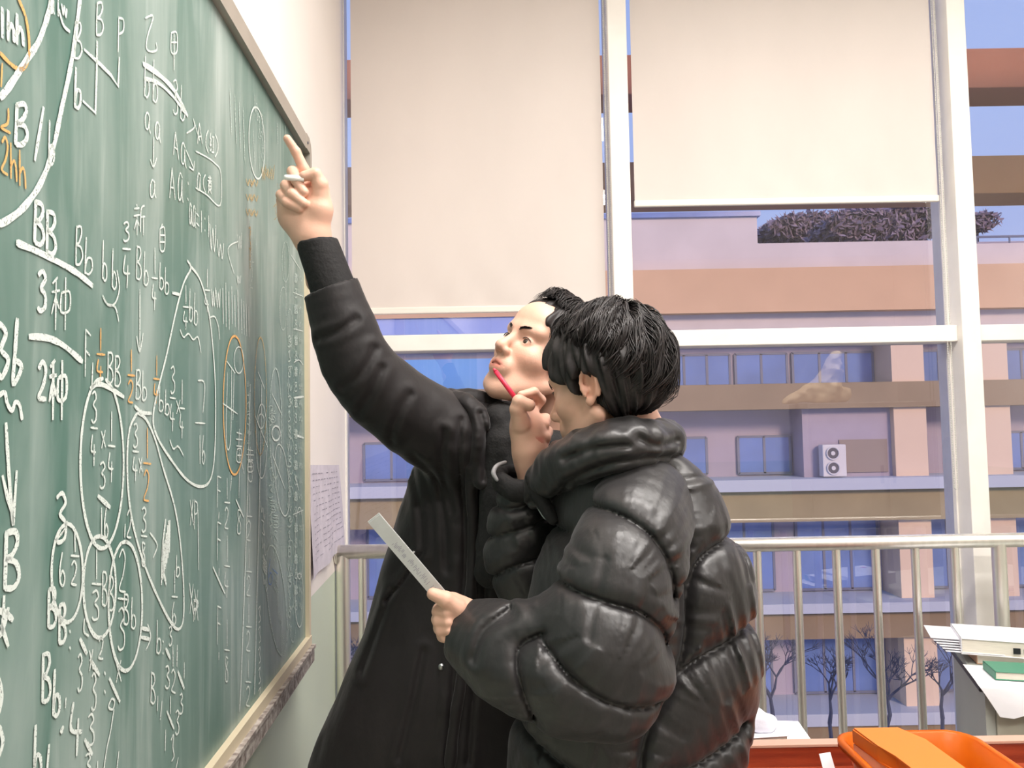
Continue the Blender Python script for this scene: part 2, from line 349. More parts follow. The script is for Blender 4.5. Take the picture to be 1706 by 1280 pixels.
def bare(px, py, Y, h, n, label):
    base = W(px, py, Y); t = empty('bare_tree', (base.x, Y, GROUND), label=label, cat='tree', group='bare trees below the window'); to = t.location.copy()
    b = MB(to)
    def br(p, d, L_, r_, k_):
        q = p+d*L_; mid = (p+q)/2+Vector((random.uniform(-1, 1), random.uniform(-1, 1), 0))*L_*.08
        b.tube([p, mid, q], [r_, r_*.8, r_*.6], 5, cap=False)
        if k_:
            for _ in range(3 if k_ > 1 else 4):
                br(q, (d+Vector((random.uniform(-1, 1), random.uniform(-.8, .8), random.uniform(-.2, .5)))*.9).normalized(), L_*random.uniform(.6, .9), r_*.62, k_-1)
    br(Vector((base.x, Y, GROUND)), Vector((0, 0, 1)), (base.z-GROUND), .07, 0)
    br(Vector((base.x, Y, base.z)), Vector((random.uniform(-.2, .2), 0, 1)), h, .05, 5)
    b.build('branches', M_bark, t)
for i_, (px, wh) in enumerate(((1288, 'nearest the puffer jacket'), (1382, 'second from the puffer jacket'), (1476, 'third from the puffer jacket'), (1570, 'nearest the right mullion'), (610, 'behind the coat by the chalkboard wall'))): bare(px, 1205+random.uniform(-8, 8), 15+2.6*(i_ % 2), .5, 4, 'bare winter tree below the window, '+wh)
# cabinet and bag inside the room behind the camera; seen only mirrored in the glass
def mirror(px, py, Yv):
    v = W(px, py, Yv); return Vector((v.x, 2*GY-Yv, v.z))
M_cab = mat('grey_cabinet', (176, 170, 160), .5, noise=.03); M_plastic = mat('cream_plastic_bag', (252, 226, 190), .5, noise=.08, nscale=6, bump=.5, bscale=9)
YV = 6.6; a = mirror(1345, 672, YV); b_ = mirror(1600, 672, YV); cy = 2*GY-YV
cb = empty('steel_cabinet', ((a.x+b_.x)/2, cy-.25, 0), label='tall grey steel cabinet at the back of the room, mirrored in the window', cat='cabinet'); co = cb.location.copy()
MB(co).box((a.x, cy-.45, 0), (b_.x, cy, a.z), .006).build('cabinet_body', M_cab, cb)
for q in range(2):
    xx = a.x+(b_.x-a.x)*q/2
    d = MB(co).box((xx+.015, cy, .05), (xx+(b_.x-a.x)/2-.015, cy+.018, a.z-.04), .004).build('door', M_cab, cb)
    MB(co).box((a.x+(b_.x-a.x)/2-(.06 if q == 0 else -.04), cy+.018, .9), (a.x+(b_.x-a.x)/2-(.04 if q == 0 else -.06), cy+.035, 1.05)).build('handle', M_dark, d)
# ---------------------------------------------------------------- chalkboard
def board_mat():
    m = mat('chalkboard_green', (62, 104, 92), .38, spec=.55); n = m.node_tree.nodes; L = m.node_tree.links
    tcn = n['Texture Coordinate']
    def nz(sc, st_, a, b, c1, c2):
        mp = n.new('ShaderNodeMapping'); mp.inputs['Scale'].default_value = st_; L.new(tcn.outputs['Object'], mp.inputs[0])
        t = n.new('ShaderNodeTexNoise'); t.inputs['Scale'].default_value = sc; t.inputs['Detail'].default_value = 6; t.inputs['Distortion'].default_value = .6; L.new(mp.outputs[0], t.inputs[0])
        r_ = n.new('ShaderNodeValToRGB'); r_.color_ramp.elements[0].position = a; r_.color_ramp.elements[1].position = b; r_.color_ramp.elements[0].color = c1; r_.color_ramp.elements[1].color = c2; L.new(t.outputs['Fac'], r_.inputs[0]); return r_.outputs[0]
    base = nz(1.8, (1, 1, .8), .35, .68, lin((80, 116, 105)), lin((118, 141, 133)))
    d1 = nz(3, (1, 2.4, .5), .45, .72, (0, 0, 0, 1), (.6, .6, .6, 1))
    d2 = nz(14, (1, 3, .25), .5, .8, (0, 0, 0, 1), (.35, .35, .35, 1))
    ad = n.new('ShaderNodeMix'); ad.data_type = 'RGBA'; ad.blend_type = 'ADD'; ad.inputs[0].default_value = 1; L.new(d1, ad.inputs[6]); L.new(d2, ad.inputs[7])
    mx = n.new('ShaderNodeMix'); mx.data_type = 'RGBA'; L.new(ad.outputs[2], mx.inputs[0]); L.new(base, mx.inputs[6]); mx.inputs[7].default_value = lin((180, 192, 187))
    L.new(mx.outputs[2], n['Principled BSDF'].inputs['Base Color']); return m
M_board = board_mat()
M_alu = mat('grey_board_frame', (172, 163, 152), .45, metal=.3, noise=.04, nscale=12)
M_cream = mat('cream_board_edge', (214, 200, 172), .5)
M_dust = mat('chalk_dusty_tray', (118, 106, 100), .8, rgb2=(188, 180, 172), nscale=60, bump=.4, bscale=80)
OFF = .035
bR = B(507, 640, OFF); bz1 = B(488, 226, OFF).z; bz0 = B(512, 1058, OFF).z; yR = bR.y; yL = -1.5
cbd = empty('chalkboard', (wall_x(.4), .4, 0), label='large green chalkboard covered in white and orange handwriting, grey frame', cat='chalkboard'); cbo = cbd.location.copy()
def bp(y, z, off): return Vector((wall_x(y), y, z)) + NW*off
def slab(y0, y1, z0, z1, o0, o1): return [bp(y0, z0, o0), bp(y0, z0, o1), bp(y1, z0, o1), bp(y1, z0, o0), bp(y0, z1, o0), bp(y0, z1, o1), bp(y1, z1, o1), bp(y1, z1, o0)]
MB(cbo).hexa(slab(yL, yR, bz0, bz1, .004, OFF)).build('writing_surface', M_board, cbd)
FW = .038
# top frame with a rounded corner piece
q = MB(cbo).hexa(slab(yL, yR-.04, bz1, bz1+FW, .002, OFF+.014)); q.build('top_frame', M_alu, cbd)
prof = [(yR-.04, bz1), (yR, bz1), (yR, bz1-.09), (yR+.022, bz1-.09), (yR+.022, bz1+FW-.035), (yR+.014, bz1+FW-.012), (yR-.006, bz1+FW), (yR-.04, bz1+FW)]
q = MB(cbo); vi = [q.b.verts.new(bp(y, z, .002)-cbo) for y, z in prof]; vo = [q.b.verts.new(bp(y, z, OFF+.016)-cbo) for y, z in prof]
q.b.faces.new(vo); q.b.faces.new(vi[::-1])
for i in range(len(prof)): q.b.faces.new((vi[i], vi[(i+1) % 8], vo[(i+1) % 8], vo[i]))
cp = q.build('frame_corner', M_alu, cbd)
sc_ = bp(yR-.03, bz1+.017, OFF+.016); MB(cbo).tube([sc_, sc_+NW*.002], .0035, 10).build('screw', M_dark, cp)
MB(cbo).hexa(slab(yR, yR+.02, bz0-.02, bz1-.09, .002, OFF+.01)).build('side_frame', M_cream, cbd)
MB(cbo).hexa(slab(yL, yR+.02, bz0-.022, bz0, .002, OFF+.012)).build('bottom_frame', M_cream, cbd)
MB(cbo).hexa(slab(yL, yR+.02, bz0-.030, bz0-.022, .002, OFF+.022)).hexa(slab(yL, yR+.02, bz0-.062, bz0-.030, .002, OFF+.018)).build('chalk_tray', M_dust, cbd)
def chalk_mat(name, rgb, lo=.30):
    m = mat(name, rgb, .95, spec=.1); n = m.node_tree.nodes; L = m.node_tree.links
    t = n.new('ShaderNodeTexNoise'); t.inputs['Scale'].default_value = 420; t.inputs['Detail'].default_value = 2; L.new(n['Texture Coordinate'].outputs['Object'], t.inputs[0])
    r_ = n.new('ShaderNodeValToRGB'); r_.color_ramp.elements[0].position = lo; r_.color_ramp.elements[1].position = lo+.12; r_.color_ramp.elements[0].color = (.25, .25, .25, 1); L.new(t.outputs['Fac'], r_.inputs[0]); L.new(r_.outputs[0], n['Principled BSDF'].inputs['Alpha']); return m
CH = {'w': chalk_mat('white_chalk', (214, 222, 216)), 'o': chalk_mat('orange_chalk', (222, 172, 112)), 'f': chalk_mat('faint_white_chalk', (188, 202, 195), .40), 'y': chalk_mat('faint_orange_chalk', (196, 170, 124), .46), 'b': chalk_mat('blue_chalk', (130, 160, 210), .38)}
G = {  # handwriting strokes in a unit box, y downwards
 'B': [[(.15, 0), (.1, .5), (.05, 1)], [(.1, .05), (.7, .02), (.85, .2), (.5, .42), (.15, .48), (.75, .55), (.95, .78), (.6, .97), (.05, .98)]],
 'b': [[(.25, 0), (.15, .5), (.1, 1)], [(.12, .85), (.35, .58), (.8, .6), (.85, .85), (.5, 1), (.12, .95)]],
 'A': [[(.0, 1), (.35, 0), (.5, .1), (1, 1)], [(.2, .62), (.8, .6)]],
 'a': [[(.85, .15), (.45, .0), (.1, .4), (.2, .9), (.6, .85), (.8, .2), (.8, .7), (1, 1)]],
 'h': [[(.1, 0), (.1, 1)], [(.1, .65), (.5, .45), (.75, .6), (.85, 1)]],
 'F': [[(.2, .02), (.1, 1)], [(.2, .03), (.95, .08)], [(.15, .45), (.8, .5)]],
 '1': [[(.5, 0), (.5, 1)]], '-': [[(0, .4), (1, .6)]], '/': [[(.9, 0), (.1, 1)]], '\\': [[(.1, 0), (.9, 1)]],
 '2': [[(.1, .2), (.5, 0), (.85, .2), (.6, .6), (.1, .95), (.9, 1)]],
 '3': [[(.1, .1), (.6, .0), (.85, .2), (.4, .42), (.85, .6), (.8, .9), (.3, 1), (.05, .9)]],
 '4': [[(.3, .0), (.1, .5), (.95, .55)], [(.65, .3), (.55, 1)]],
 '6': [[(.5, 0), (.15, .5), (.2, .9), (.6, 1), (.85, .75), (.5, .55), (.2, .75)]],
 '7': [[(.05, .05), (.9, .0), (.6, .5), (.5, 1)]],
 '8': [[(.8, .1), (.3, .05), (.3, .35), (.75, .6), (.7, .95), (.25, .95), (.25, .6), (.8, .2)]],
 'x': [[(.1, .1), (.9, .9)], [(.85, .05), (.15, .95)]], '=': [[(0, .25), (1, .35)], [(0, .7), (1, .8)]],
 ':': [[(.4, .2), (.55, .3)], [(.4, .75), (.55, .85)]], ',': [[(.5, .5), (.4, 1)]], 'P': [[(.15, 0), (.1, 1)], [(.15, .05), (.8, .1), (.8, .4), (.15, .5)]],
 'W': [[(0, .1), (.25, 1), (.5, .2), (.75, 1), (1, .0)]], 'w': [[(0, .4), (.25, 1), (.5, .5), (.75, 1), (1, .4)]],
 '(': [[(.8, 0), (.3, .3), (.3, .7), (.8, 1)]], ')': [[(.2, 0), (.7, .3), (.7, .7), (.2, 1)]], '+': [[(.1, .5), (.9, .5)], [(.5, .1), (.5, .9)]],
 'v': [[(.5, 0), (.5, 1)], [(.05, .75), (.5, 1), (.95, .7)]],                     # down arrow
 'z': [[(0, .2), (.25, .8), (.5, .3), (.75, .9), (1, .4)]],                       # wavy mark
 'S': [[(.1, .2), (.6, .0), (.45, .45), (.7, .8), (.2, 1)]],
 # seed/kind character, red, yellow, new, self, armour, second
 'k': [[(.35, 0), (.05, .12)], [(.0, .28), (.45, .25)], [(.25, .05), (.22, 1)], [(.22, .35), (.0, .7)], [(.25, .4), (.42, .6)], [(.55, .3), (.52, .65), (.98, .62), (1, .28), (.55, .3)], [(.78, 0), (.75, 1)]],
 'r': [[(.3, .05), (.1, .3), (.35, .3), (.1, .6), (.4, .55)], [(.1, .85), (.4, .75)], [(.55, .2), (.98, .18)], [(.77, .2), (.75, .85)], [(.5, .88), (1, .85)]],
 'y': [[(.1, .12), (.9, .12)], [(.35, 0), (.35, .3)], [(.65, 0), (.65, .3)], [(.0, .3), (1, .3)], [(.2, .42), (.2, .75), (.8, .75), (.8, .42), (.2, .42)], [(.5, .3), (.5, .75)], [(.2, .58), (.8, .58)], [(.35, .8), (.1, 1)], [(.65, .8), (.9, 1)]],
 'n': [[(.25, 0), (.3, .1)], [(.05, .15), (.5, .13)], [(.0, .38), (.52, .35)], [(.27, .38), (.27, 1)], [(.25, .5), (.05, .8)], [(.3, .5), (.48, .7)], [(.95, .05), (.65, .18), (.6, .9)], [(.62, .42), (1, .4)], [(.83, .42), (.82, 1)]],
 's': [[(.5, 0), (.3, .15)], [(.1, .18), (.1, 1), (.9, 1), (.9, .18), (.1, .18)], [(.1, .45), (.9, .45)], [(.1, .72), (.9, .72)]],
 'j': [[(.1, .0), (.1, .5), (.9, .5), (.9, 0), (.1, 0)], [(.1, .25), (.9, .25)], [(.5, 0), (.5, 1)]],
 'e': [[(.0, .1), (.7, .05), (.2, .6), (.1, .9), (.5, 1), (1, .95), (.95, .75)]],
 '#': [[(.1, .1), (.9, .15)], [(.0, .3), (1, .32)], [(.1, .5), (.9, .52)], [(.5, 0), (.45, .5)], [(.2, .6), (.15, .95), (.85, .95), (.8, .6), (.2, .6)], [(.5, .6), (.5, .95)], [(.2, .78), (.8, .78)]],
}
WS = .0031
def stroke(mb, P, wd=WS, smooth=True):
    wd *= .84
    pts = spline(P, 5) if smooth and len(P) > 2 else P
    if len(P) == 2: pts = [tuple(P[0][i]+(P[1][i]-P[0][i])*t for i in (0, 1)) for t in (0, .33, .67, 1)]
    mb.ribbon([B(x, y, OFF+.0012) for x, y in pts], NW, wd)
def cbuild(mb, col, name='chalk_writing'):
    lab = {'o': 'orange chalk writing', 'y': 'faint orange chalk writing', 'b': 'blue chalk writing', 'f': 'faint chalk writing'}.get(col)
    if lab and name == 'chalk_loop': lab = lab.replace('writing', 'loop')
    mb.build(name, CH[col], cbd, **({'label': lab} if lab else {}))
def LN(*P, c='w', wd=WS, name='chalk_line', sm=True):
    mb = MB(cbo); stroke(mb, P, wd, sm); cbuild(mb, c, name)
def T(txt, x, y, w_, h, dx=None, dy=0, c='w', wd=WS):
    mb = MB(cbo); dx = w_*1.15 if dx is None else dx
    for ch in txt:
        if ch != ' ':
            for P in G[ch]: stroke(mb, [(x+px*w_+random.uniform(-.3, .3), y+py*h+px*dy*.6) for px, py in P], wd)
        x += dx; y += dy
    cbuild(mb, c)
def OV(cx, cy, rx, ry, c='w', wd=WS, t0=0, t1=6.4, sk=0):
    P = [(cx+rx*math.sin(t)+sk*math.cos(t), cy-ry*math.cos(t)) for t in np.linspace(t0, t1, 17)]; mb = MB(cbo); stroke(mb, P, wd); cbuild(mb, c, 'chalk_loop')
def FR(n, d, x, y, w_, h, c='w', dy=0):   # fraction: numerator, bar, denominator
    T(n, x+.1*w_, y, w_*.8, h*.42, c=c, dy=2); T('-', x, y+h*.46, w_, h*.07, c=c); T(d, x, y+h*.58, w_*.8, h*.42, c=c, dy=2)
# great arcs and the writing at the left edge
LN((86, -6), (80, 25), (64, 70), (44, 100), (15, 145), (0, 163), wd=.0085, name='chalk_arc'); LN((134, -6), (127, 50), (118, 110), (103, 180), (88, 250), (68, 305), (40, 345), (14, 366), (-2, 374), wd=.0085, name='chalk_arc')
T('1hh', -3, 10, 14, 52, dx=15, dy=6, wd=.006); LN((30, -4), (42, 25), (48, 60), (48, 95), (38, 115), (22, 110), (0, 88), c='o', wd=.005); LN((4, 105), (2, 145), c='o')
LN((14, 180), (13, 205), (2, 212), (18, 222), c='o'); T('2hh', 2, 225, 13, 60, dy=12, c='o'); T('B', 25, 172, 22, 70, wd=.006); LN((73, 178), (58, 268), wd=.006); T('b', 80, 200, 12, 75)
T('a1z', 82, -8, 9, 30, dy=4); LN((98, 15), (106, 42), (117, 53), wd=.005)
T('B', 160, 3, 13, 56); T('B', 124, 36, 13, 62); T('b', 124, 112, 12, 68, wd=.005); T('P', 196, 27, 12, 60)
LN((162, 68), (161, 130), (159, 188), (138, 168), wd=.0055, sm=False); LN((140, 82), (165, 105), (185, 125), (197, 144), (199, 95), wd=.0055, sm=False)
T('e', 242, 24, 19, 62); T('j', 284, 55, 12, 62)
T('bb', 240, 90, 10, 70, dx=14, dy=8); T('3b', 288, 130, 9, 58, dx=12, dy=10)
LN((238, 106), (262, 122), (290, 150), (313, 194), wd=.009); LN((240, 131), (262, 137), (288, 160), (308, 188), wd=.006)
T('aa', 241, 183, 10, 30, dx=17, dy=16); T('v', 250, 228, 12, 50); T('a', 249, 300, 11, 30)
T('Aa', 289, 220, 9, 38, dx=12, dy=14); LN((311, 222), (324, 212), (322, 198), (333, 235)); T('A', 329, 208, 8, 32); T('(r)', 341, 215, 8, 38, dx=8, dy=4); LN((310, 250), (323, 282), (315, 278)); LN((323, 282), (324, 268))
LN((326, 252), (345, 262), (358, 272), (368, 288), (367, 342), (345, 325), (326, 313)); T('a(y', 328, 288, 7, 30, dx=9, dy=2)
T('Aa:', 283, 282, 9, 48, dx=13, dy=5); T('aa=1:1', 315, 338, 5, 36, dx=6, dy=4)
T('BB', 57, 332, 17, 72, dx=20, dy=16, wd=.006); LN((27, 404), (60, 418), (100, 438), (130, 456), (155, 477), wd=.0085)
T('B', 126, 376, 12, 66); T('b', 140, 395, 16, 62); T('bb', 170, 398, 9, 66, dx=16, dy=14); LN((195, 450), (199, 480), (192, 505), (180, 508), (171, 492), (178, 506), (192, 512), (198, 536))
T('3', 205, 370, 11, 32); T('-', 204, 412, 14, 6); T('4', 205, 425, 12, 56); T('n', 223, 340, 19, 52); T('s', 266, 373, 9, 42); T('Bb', 227, 408, 9, 56, dx=12, dy=9); FR('1', '4', 253, 412, 10, 104); T('bb', 265, 436, 8, 44, dx=9, dy=8)
T('3', 62, 452, 16, 66, wd=.006); T('k', 86, 462, 30, 88); LN((48, 561), (78, 563), (105, 575), (138, 603), wd=.008); T('2', 63, 603, 16, 62, wd=.006); T('k', 82, 600, 28, 100, wd=.0055)
LN((-2, 538), (10, 555), (2, 582), (14, 600), (4, 628), (-2, 624), wd=.0065); LN((29, 530), (25, 590), (22, 640), (36, 612), (26, 600), wd=.0065); LN((-2, 660), (8, 654), (12, 672), (20, 684), (26, 670), (33, 676), (37, 700), wd=.0055)
LN((10, 704), (15, 790), (22, 876), wd=.006); LN((4, 792), (13, 830), (22, 874), (28, 784), wd=.006, sm=False)
T('F,', 141, 545, 11, 82, dx=8, dy=14); FR('1', '4', 161, 546, 14, 90, c='o'); T('BB', 179, 585, 10, 52, dx=12, dy=6); LN((150, 648), (165, 640), (185, 648), (207, 662), wd=.0065)
FR('1', '2', 213, 582, 12, 88, c='o'); T('Bb', 226, 615, 9, 50, dx=10, dy=2); LN((224, 676), (236, 687), (253, 689), wd=.006); FR('1', '4', 256, 592, 10, 80, c='o'); T('bb', 264, 642, 9, 42, dx=10, dy=6)
T('v', 227, 482, 12, 104)
FR('3', '4', 283, 610, 10, 108); T('x', 293, 665, 8, 26); FR('1', '4', 299, 632, 9, 98); LN((283, 733), (289, 748), (297, 744), (306, 760))
LN((330, 634), (341, 640), (338, 688)); T('-', 325, 702, 17, 6); T('16', 330, 725, 6, 48, dx=6)
LN((312, 434), (318, 447), (306, 472), (293, 520), (278, 590), (262, 655), (255, 700), (264, 732), (288, 770), (312, 800), (335, 811), (351, 798), (358, 750), (359, 650), (354, 570), (346, 510), (333, 465), (316, 442), wd=.0052, name='chalk_loop')
LN((287, 488), (300, 491), wd=.006); FR('1', '4', 305, 475, 10, 74); T('bb', 315, 480, 7, 54, dx=8, dy=6); LN((300, 549), (306, 562), (314, 556), (322, 566), (330, 562), (335, 588)); FR('1', '4', 341, 448, 9, 72)
T('Ww', 349, 368, 11, 46, dx=13, dy=12, wd=.0036); LN((397, 402), (380, 415), (390, 456)); T('W', 396, 388, 7, 26, wd=.003); T('w', 395, 450, 6, 22, wd=.003)
T('WW', 352, 478, 7, 32, dx=8, dy=2); LN((348, 530), (358, 528), (364, 545), (366, 566)); T('tWW', 0, 0, 0, 0) if 0 else None
for i_, x in enumerate((371, 376, 381, 386, 391, 396)): LN((x, 480-(i_ % 2)*12+i_*3), (x+1, 540+(i_ % 3)*5), wd=.004)
for i_, x in enumerate((402, 406, 410, 414)): LN((x, 498+i_*4), (x+1, 556+i_*2), wd=.004)
# ovals with fractions
OV(170, 772, 36, 142, wd=.0056, t0=.15, t1=6.35); FR('3', '4', 151, 652, 12, 124); T('x', 168, 715, 9, 34); FR('1', '4', 180, 685, 12, 118); T('3', 166, 770, 10, 44); LN((163, 826), (184, 846), wd=.007); T('16', 165, 846, 8, 50, dx=8)
LN((229, 688), (216, 715), (212, 770), (216, 840), (228, 900), (248, 960), (275, 1020), (294, 1048), (305, 1035), (306, 980), (300, 900), (290, 840), (272, 780), (258, 730), (243, 698), (229, 688), wd=.0052, name='chalk_loop')
FR('3', '4', 221, 705, 10, 96); T('x', 231, 760, 7, 30); FR('1', '2', 239, 712, 13, 122, c='o'); FR('3', '8', 235, 845, 10, 98); LN((250, 888), (262, 908), (255, 930)); T('-', 0, 0, 0, 0) if 0 else None
mb = MB(cbo)
for i_ in range(7): stroke(mb, [(271+i_*2, 905-i_*6+8*math.sin(i_)), (269+i_*2.2, 975-i_*9)], .006)
stroke(mb, [(276, 865), (270, 930), (277, 975)], .006); cbuild(mb, 'w', 'chalk_scribble')
T('b', 293, 925, 7, 36); FR('1', '6', 286, 950, 10, 90); T(',2', 204, 850, 9, 46, dx=7)
OV(112, 955, 26, 82, wd=.0052, t0=-.4, t1=5.9); OV(166, 978, 27, 85, wd=.0056); OV(209, 1010, 28, 108, wd=.0056)
T('3', 92, 822, 20, 82, wd=.0055); LN((92, 902), (108, 882), (112, 868)); T('6', 98, 920, 12, 56); FR('1', '2', 118, 880, 14, 94)
FR('1', '3', 153, 915, 16, 118); T('BB', 170, 950, 9, 58, dx=11, dy=8); FR('2', '3', 196, 915, 16, 168); T('Bb', 206, 988, 9, 52, dx=12, dy=6)
T('B', 80, 980, 14, 66, wd=.0055); T('B', 98, 1006, 12, 66, wd=.0055); T(':', 112, 1040, 10, 50); LN((141, 1030), (140, 1052), (148, 1060))
LN((133, 1064), (145, 1090), wd=.006); T('Y', 0, 0, 0, 0) if 0 else None
T('2', 164, 1062, 9, 36); T('3', 129, 1090, 9, 62); T('x', 148, 1080, 8, 40); LN((150, 1098), (166, 1126), wd=.006); T('3', 152, 1122, 9, 62); T(':', 170, 1108, 10, 56); T('x', 192, 1098, 11, 42); LN((182, 1130), (200, 1170), wd=.006); LN((186, 1164), (181, 1178), (188, 1182), (191, 1168), (186, 1164)); LN((190, 1182), (184, 1220), (178, 1248), (172, 1290))
T('B', 70, 1088, 15, 82, wd=.0055); T('b', 88, 1115, 13, 78, wd=.0055); LN((110, 1162), (109, 1180)); LN((106, 1210), (101, 1222), wd=.007); T('4', 116, 1170, 22, 90, wd=.0055); T('3', 146, 1190, 12, 52); LN((141, 1232), (154, 1258), wd=.006); T('3', 142, 1256, 10, 40); T('b', 56, 1208, 14, 90, wd=.0055); LN((82, 1240), (78, 1290), wd=.0055); T('b', 160, 1268, 10, 50); LN((198, 1252), (194, 1290))
T('B', 7, 884, 26, 98, wd=.0068); LN((7, 992), (4, 1060), wd=.006); LN((-2, 1018), (10, 1022), (22, 1034), wd=.007); LN((14, 1012), (8, 1040), (-1, 1062), wd=.006); LN((2, 1040), (14, 1078), wd=.006); LN((-2, 1130), (3, 1160), (-2, 1190), wd=.006); LN((-2, 1210), (5, 1235), (-2, 1262), wd=.006)
T('=', 235, 1038, 14, 34, wd=.006); LN((246, 1040), (251, 1062), (243, 1084)); T('b', 260, 1033, 9, 56); T(':', 268, 1060, 8, 36); T('3', 281, 1044, 6, 32); LN((276, 1080), (284, 1098), wd=.006); T('11', 285, 1075, 6, 36, dx=7); T('32', 275, 1108, 8, 38, dx=10, dy=6); LN((296, 1118), (307, 1148), wd=.006); T('1', 305, 1104, 4, 28)
T('B,', 251, 1118, 8, 52, dx=8, dy=12); LN((270, 1168), (267, 1200)); T('1', 282, 1160, 4, 30); LN((278, 1185), (290, 1215), wd=.005); T('3', 299, 1156, 6, 34); T('3', 292, 1184, 7, 40); LN((276, 1216), (275, 1252)); T('S', 284, 1225, 9, 44); T('/', 290, 1262, 8, 30)
# columns near the middle of the board
T('xP', 316, 828, 7, 50, dx=7, dy=4); LN((330, 850), (331, 950)); T('xx', 315, 965, 8, 60, dx=8, dy=10); T('P', 322, 1000, 8, 36); T('P', 322, 998, 9, 34)
for j_, (yy, d_) in enumerate(((792, '2'), (868, '4'), (1008, '8'))):
    T('F', 361, yy, 8, 54+12*(j_ > 0)); FR('1', d_, 374, yy+4+20*(j_ > 0), 9, 84+20*(j_ > 0)); T(',', 362, yy+48+18*(j_ > 0), 6, 26)
LN((355, 945), (375, 990), wd=.005); LN((393, 832), (406, 862), wd=.005); T('8', 394, 848, 9, 42)
LN((417, 640), (410, 900), (403, 1100), (399, 1186), wd=.005); LN((436, 640), (433, 800), (428, 1000), (424, 1158), wd=.005); LN((386, 792), (384, 818)); LN((399, 780), (398, 830))
for i_ in range(4): FR('1', '2', 411-i_*.5, 822+i_*92, 9, 78)
for i_ in range(5): T('S', 430, 1010+i_*34, 6, 28)
LN((413, 770), (418, 768), (420, 800), (414, 798), (413, 770)); T('#', 411, 745, 12, 42)
OV(391, 675, 19, 116, c='o', wd=.005); LN((378, 602), (392, 622)); OV(398, 600, 8, 22); LN((379, 620), (377, 735), (384, 735), (386, 612)); LN((390, 620), (388, 700)); LN((371, 672), (396, 690)); T('#', 393, 715, 11, 56); LN((400, 760), (407, 790))
for i_, x in enumerate((384, 392, 399, 406)): LN((x-1, 148+i_*10), (x+2, 225+i_*14), wd=.0045, c='f')
OV(428, 238, 13, 60, c='w', wd=.0045, sk=-2); LN((422, 215), (424, 270), c='f'); LN((431, 220), (432, 285), c='f'); T('zS', 424, 150, 7, 40, dx=5, dy=34, c='f'); T('S3', 434, 180, 6, 34, dx=0, dy=40, c='f')
for yy in (295, 320, 345): T('zz', 410, yy, 12, 16, dx=8, c='y', wd=.006)
T('WzW', 436, 275, 7, 24, dx=7, c='y', wd=.006); T('S1', 414, 370, 6, 40, dy=30, dx=0, c='y', wd=.006); T('zz', 462, 300, 10, 22, dx=2, dy=22, c='y'); T('S', 455, 340, 9, 26, c='y')
LN((462, 205), (463, 240), c='f', wd=.006); LN((475, 205), (476, 226), c='f', wd=.006)
FR('1', '2', 416, 395, 7, 84, c='f'); T('1', 424, 398, 5, 14, c='f')
# right margin: narrow columns of small writing in loops
OV(476, 436, 6, 34, c='f'); OV(472, 514, 6, 36, c='f'); OV(483, 545, 4, 30, c='f'); LN((474, 408), (474, 460), c='f'); LN((485, 425), (501, 450)); LN((488, 487), (505, 494))
LN((489, 548), (505, 552)); LN((490, 604), (498, 600), (505, 608)); LN((490, 663), (506, 661), wd=.006); LN((490, 724), (506, 730), wd=.006); LN((491, 790), (498, 818)); LN((488, 858), (505, 850))
for i_ in range(22):
    yy = 455+i_*26; T('8z' if i_ % 2 else '#z', 490, yy, 6, 15, dx=8, c='f', wd=.0045)
for i_ in range(20):
    yy = 560+i_*25; T('3S8z'[i_ % 4], 479, yy, 7, 18, c='f', wd=.0045)
for cy_, c_ in ((640, 'f'), (700, 'f'), (760, 'f'), (840, 'f'), (930, 'f'), (985, 'f')): OV(485, cy_, 5, 30, c=c_)
OV(499, 905, 7, 60); OV(499, 1000, 7, 45); OV(488, 1040, 5, 30, c='f')
OV(434, 660, 10, 98, c='y', wd=.005); OV(436, 735, 9, 62); OV(459, 705, 10, 92, c='f', wd=.005); LN((430, 620), (441, 648)); LN((424, 690), (446, 745)); OV(435, 702, 5, 12); OV(460, 722, 7, 12, wd=.005); LN((453, 655), (470, 692)); LN((453, 755), (475, 815))
OV(470, 800, 11, 60, sk=-5); OV(461, 1000, 15, 92, c='f', sk=-9, wd=.005); T('0' if 0 else '6-', 446, 930, 9, 44, dx=8, c='b'); T('3SzS8', 456, 950, 8, 28, dx=3, dy=26, c='f'); T('zSz#z', 434, 830, 8, 24, dx=1, dy=30, c='w')
for i_ in range(9): T('Sz3#'[i_ % 4], 447+i_ % 2*3, 760+i_*24 if i_ < 6 else 640+i_*6, 9, 22, c='f')
for i_ in range(6): T('z+S3'[i_ % 4], 411, 630+i_*20, 7, 17, c='f')
for i_ in range(5): T('Wz#8'[i_ % 4], 455, 800+i_*28, 9, 24, c='f')
# sheet of paper on the wall beside the board
M_paper = mat('notice_paper', (214, 206, 216), .8, noise=.06, nscale=25, bump=.05); M_ink = mat('faint_print', (150, 146, 160), .8)
pA, pB_, pC, pD = B(513, 773, .004), B(562, 778, .004), B(573, 905, .01), B(513, 945, .004)
nt_ = empty('wall_notice', pD, label='pale printed notice sheet taped on the wall beside the chalkboard end', cat='poster'); no = nt_.location.copy()
bm = MB(no); g = []
pD2 = B(515, 968, .004); pC2 = B(571, 908, .004)
pA2 = B(512, 775, .004); pB2 = B(563, 775, .004)
for j in range(17):
    v = j/16; row = []
    for i in range(13):
        u_ = i/12; p = pA2.lerp(pB2, u_).lerp(pD2.lerp(pC2, u_), v); p = p+NW*(.003+.005*v*(1+math.sin(u_*14+v*2)))
        row.append(bm.b.verts.new(p-no))
    g.append(row)
for j in range(16):
    for i in range(12): bm.b.faces.new((g[j][i], g[j][i+1], g[j+1][i+1], g[j+1][i]))
bm.build('paper_sheet', M_paper, nt_, smooth=True)
lm = MB(no)
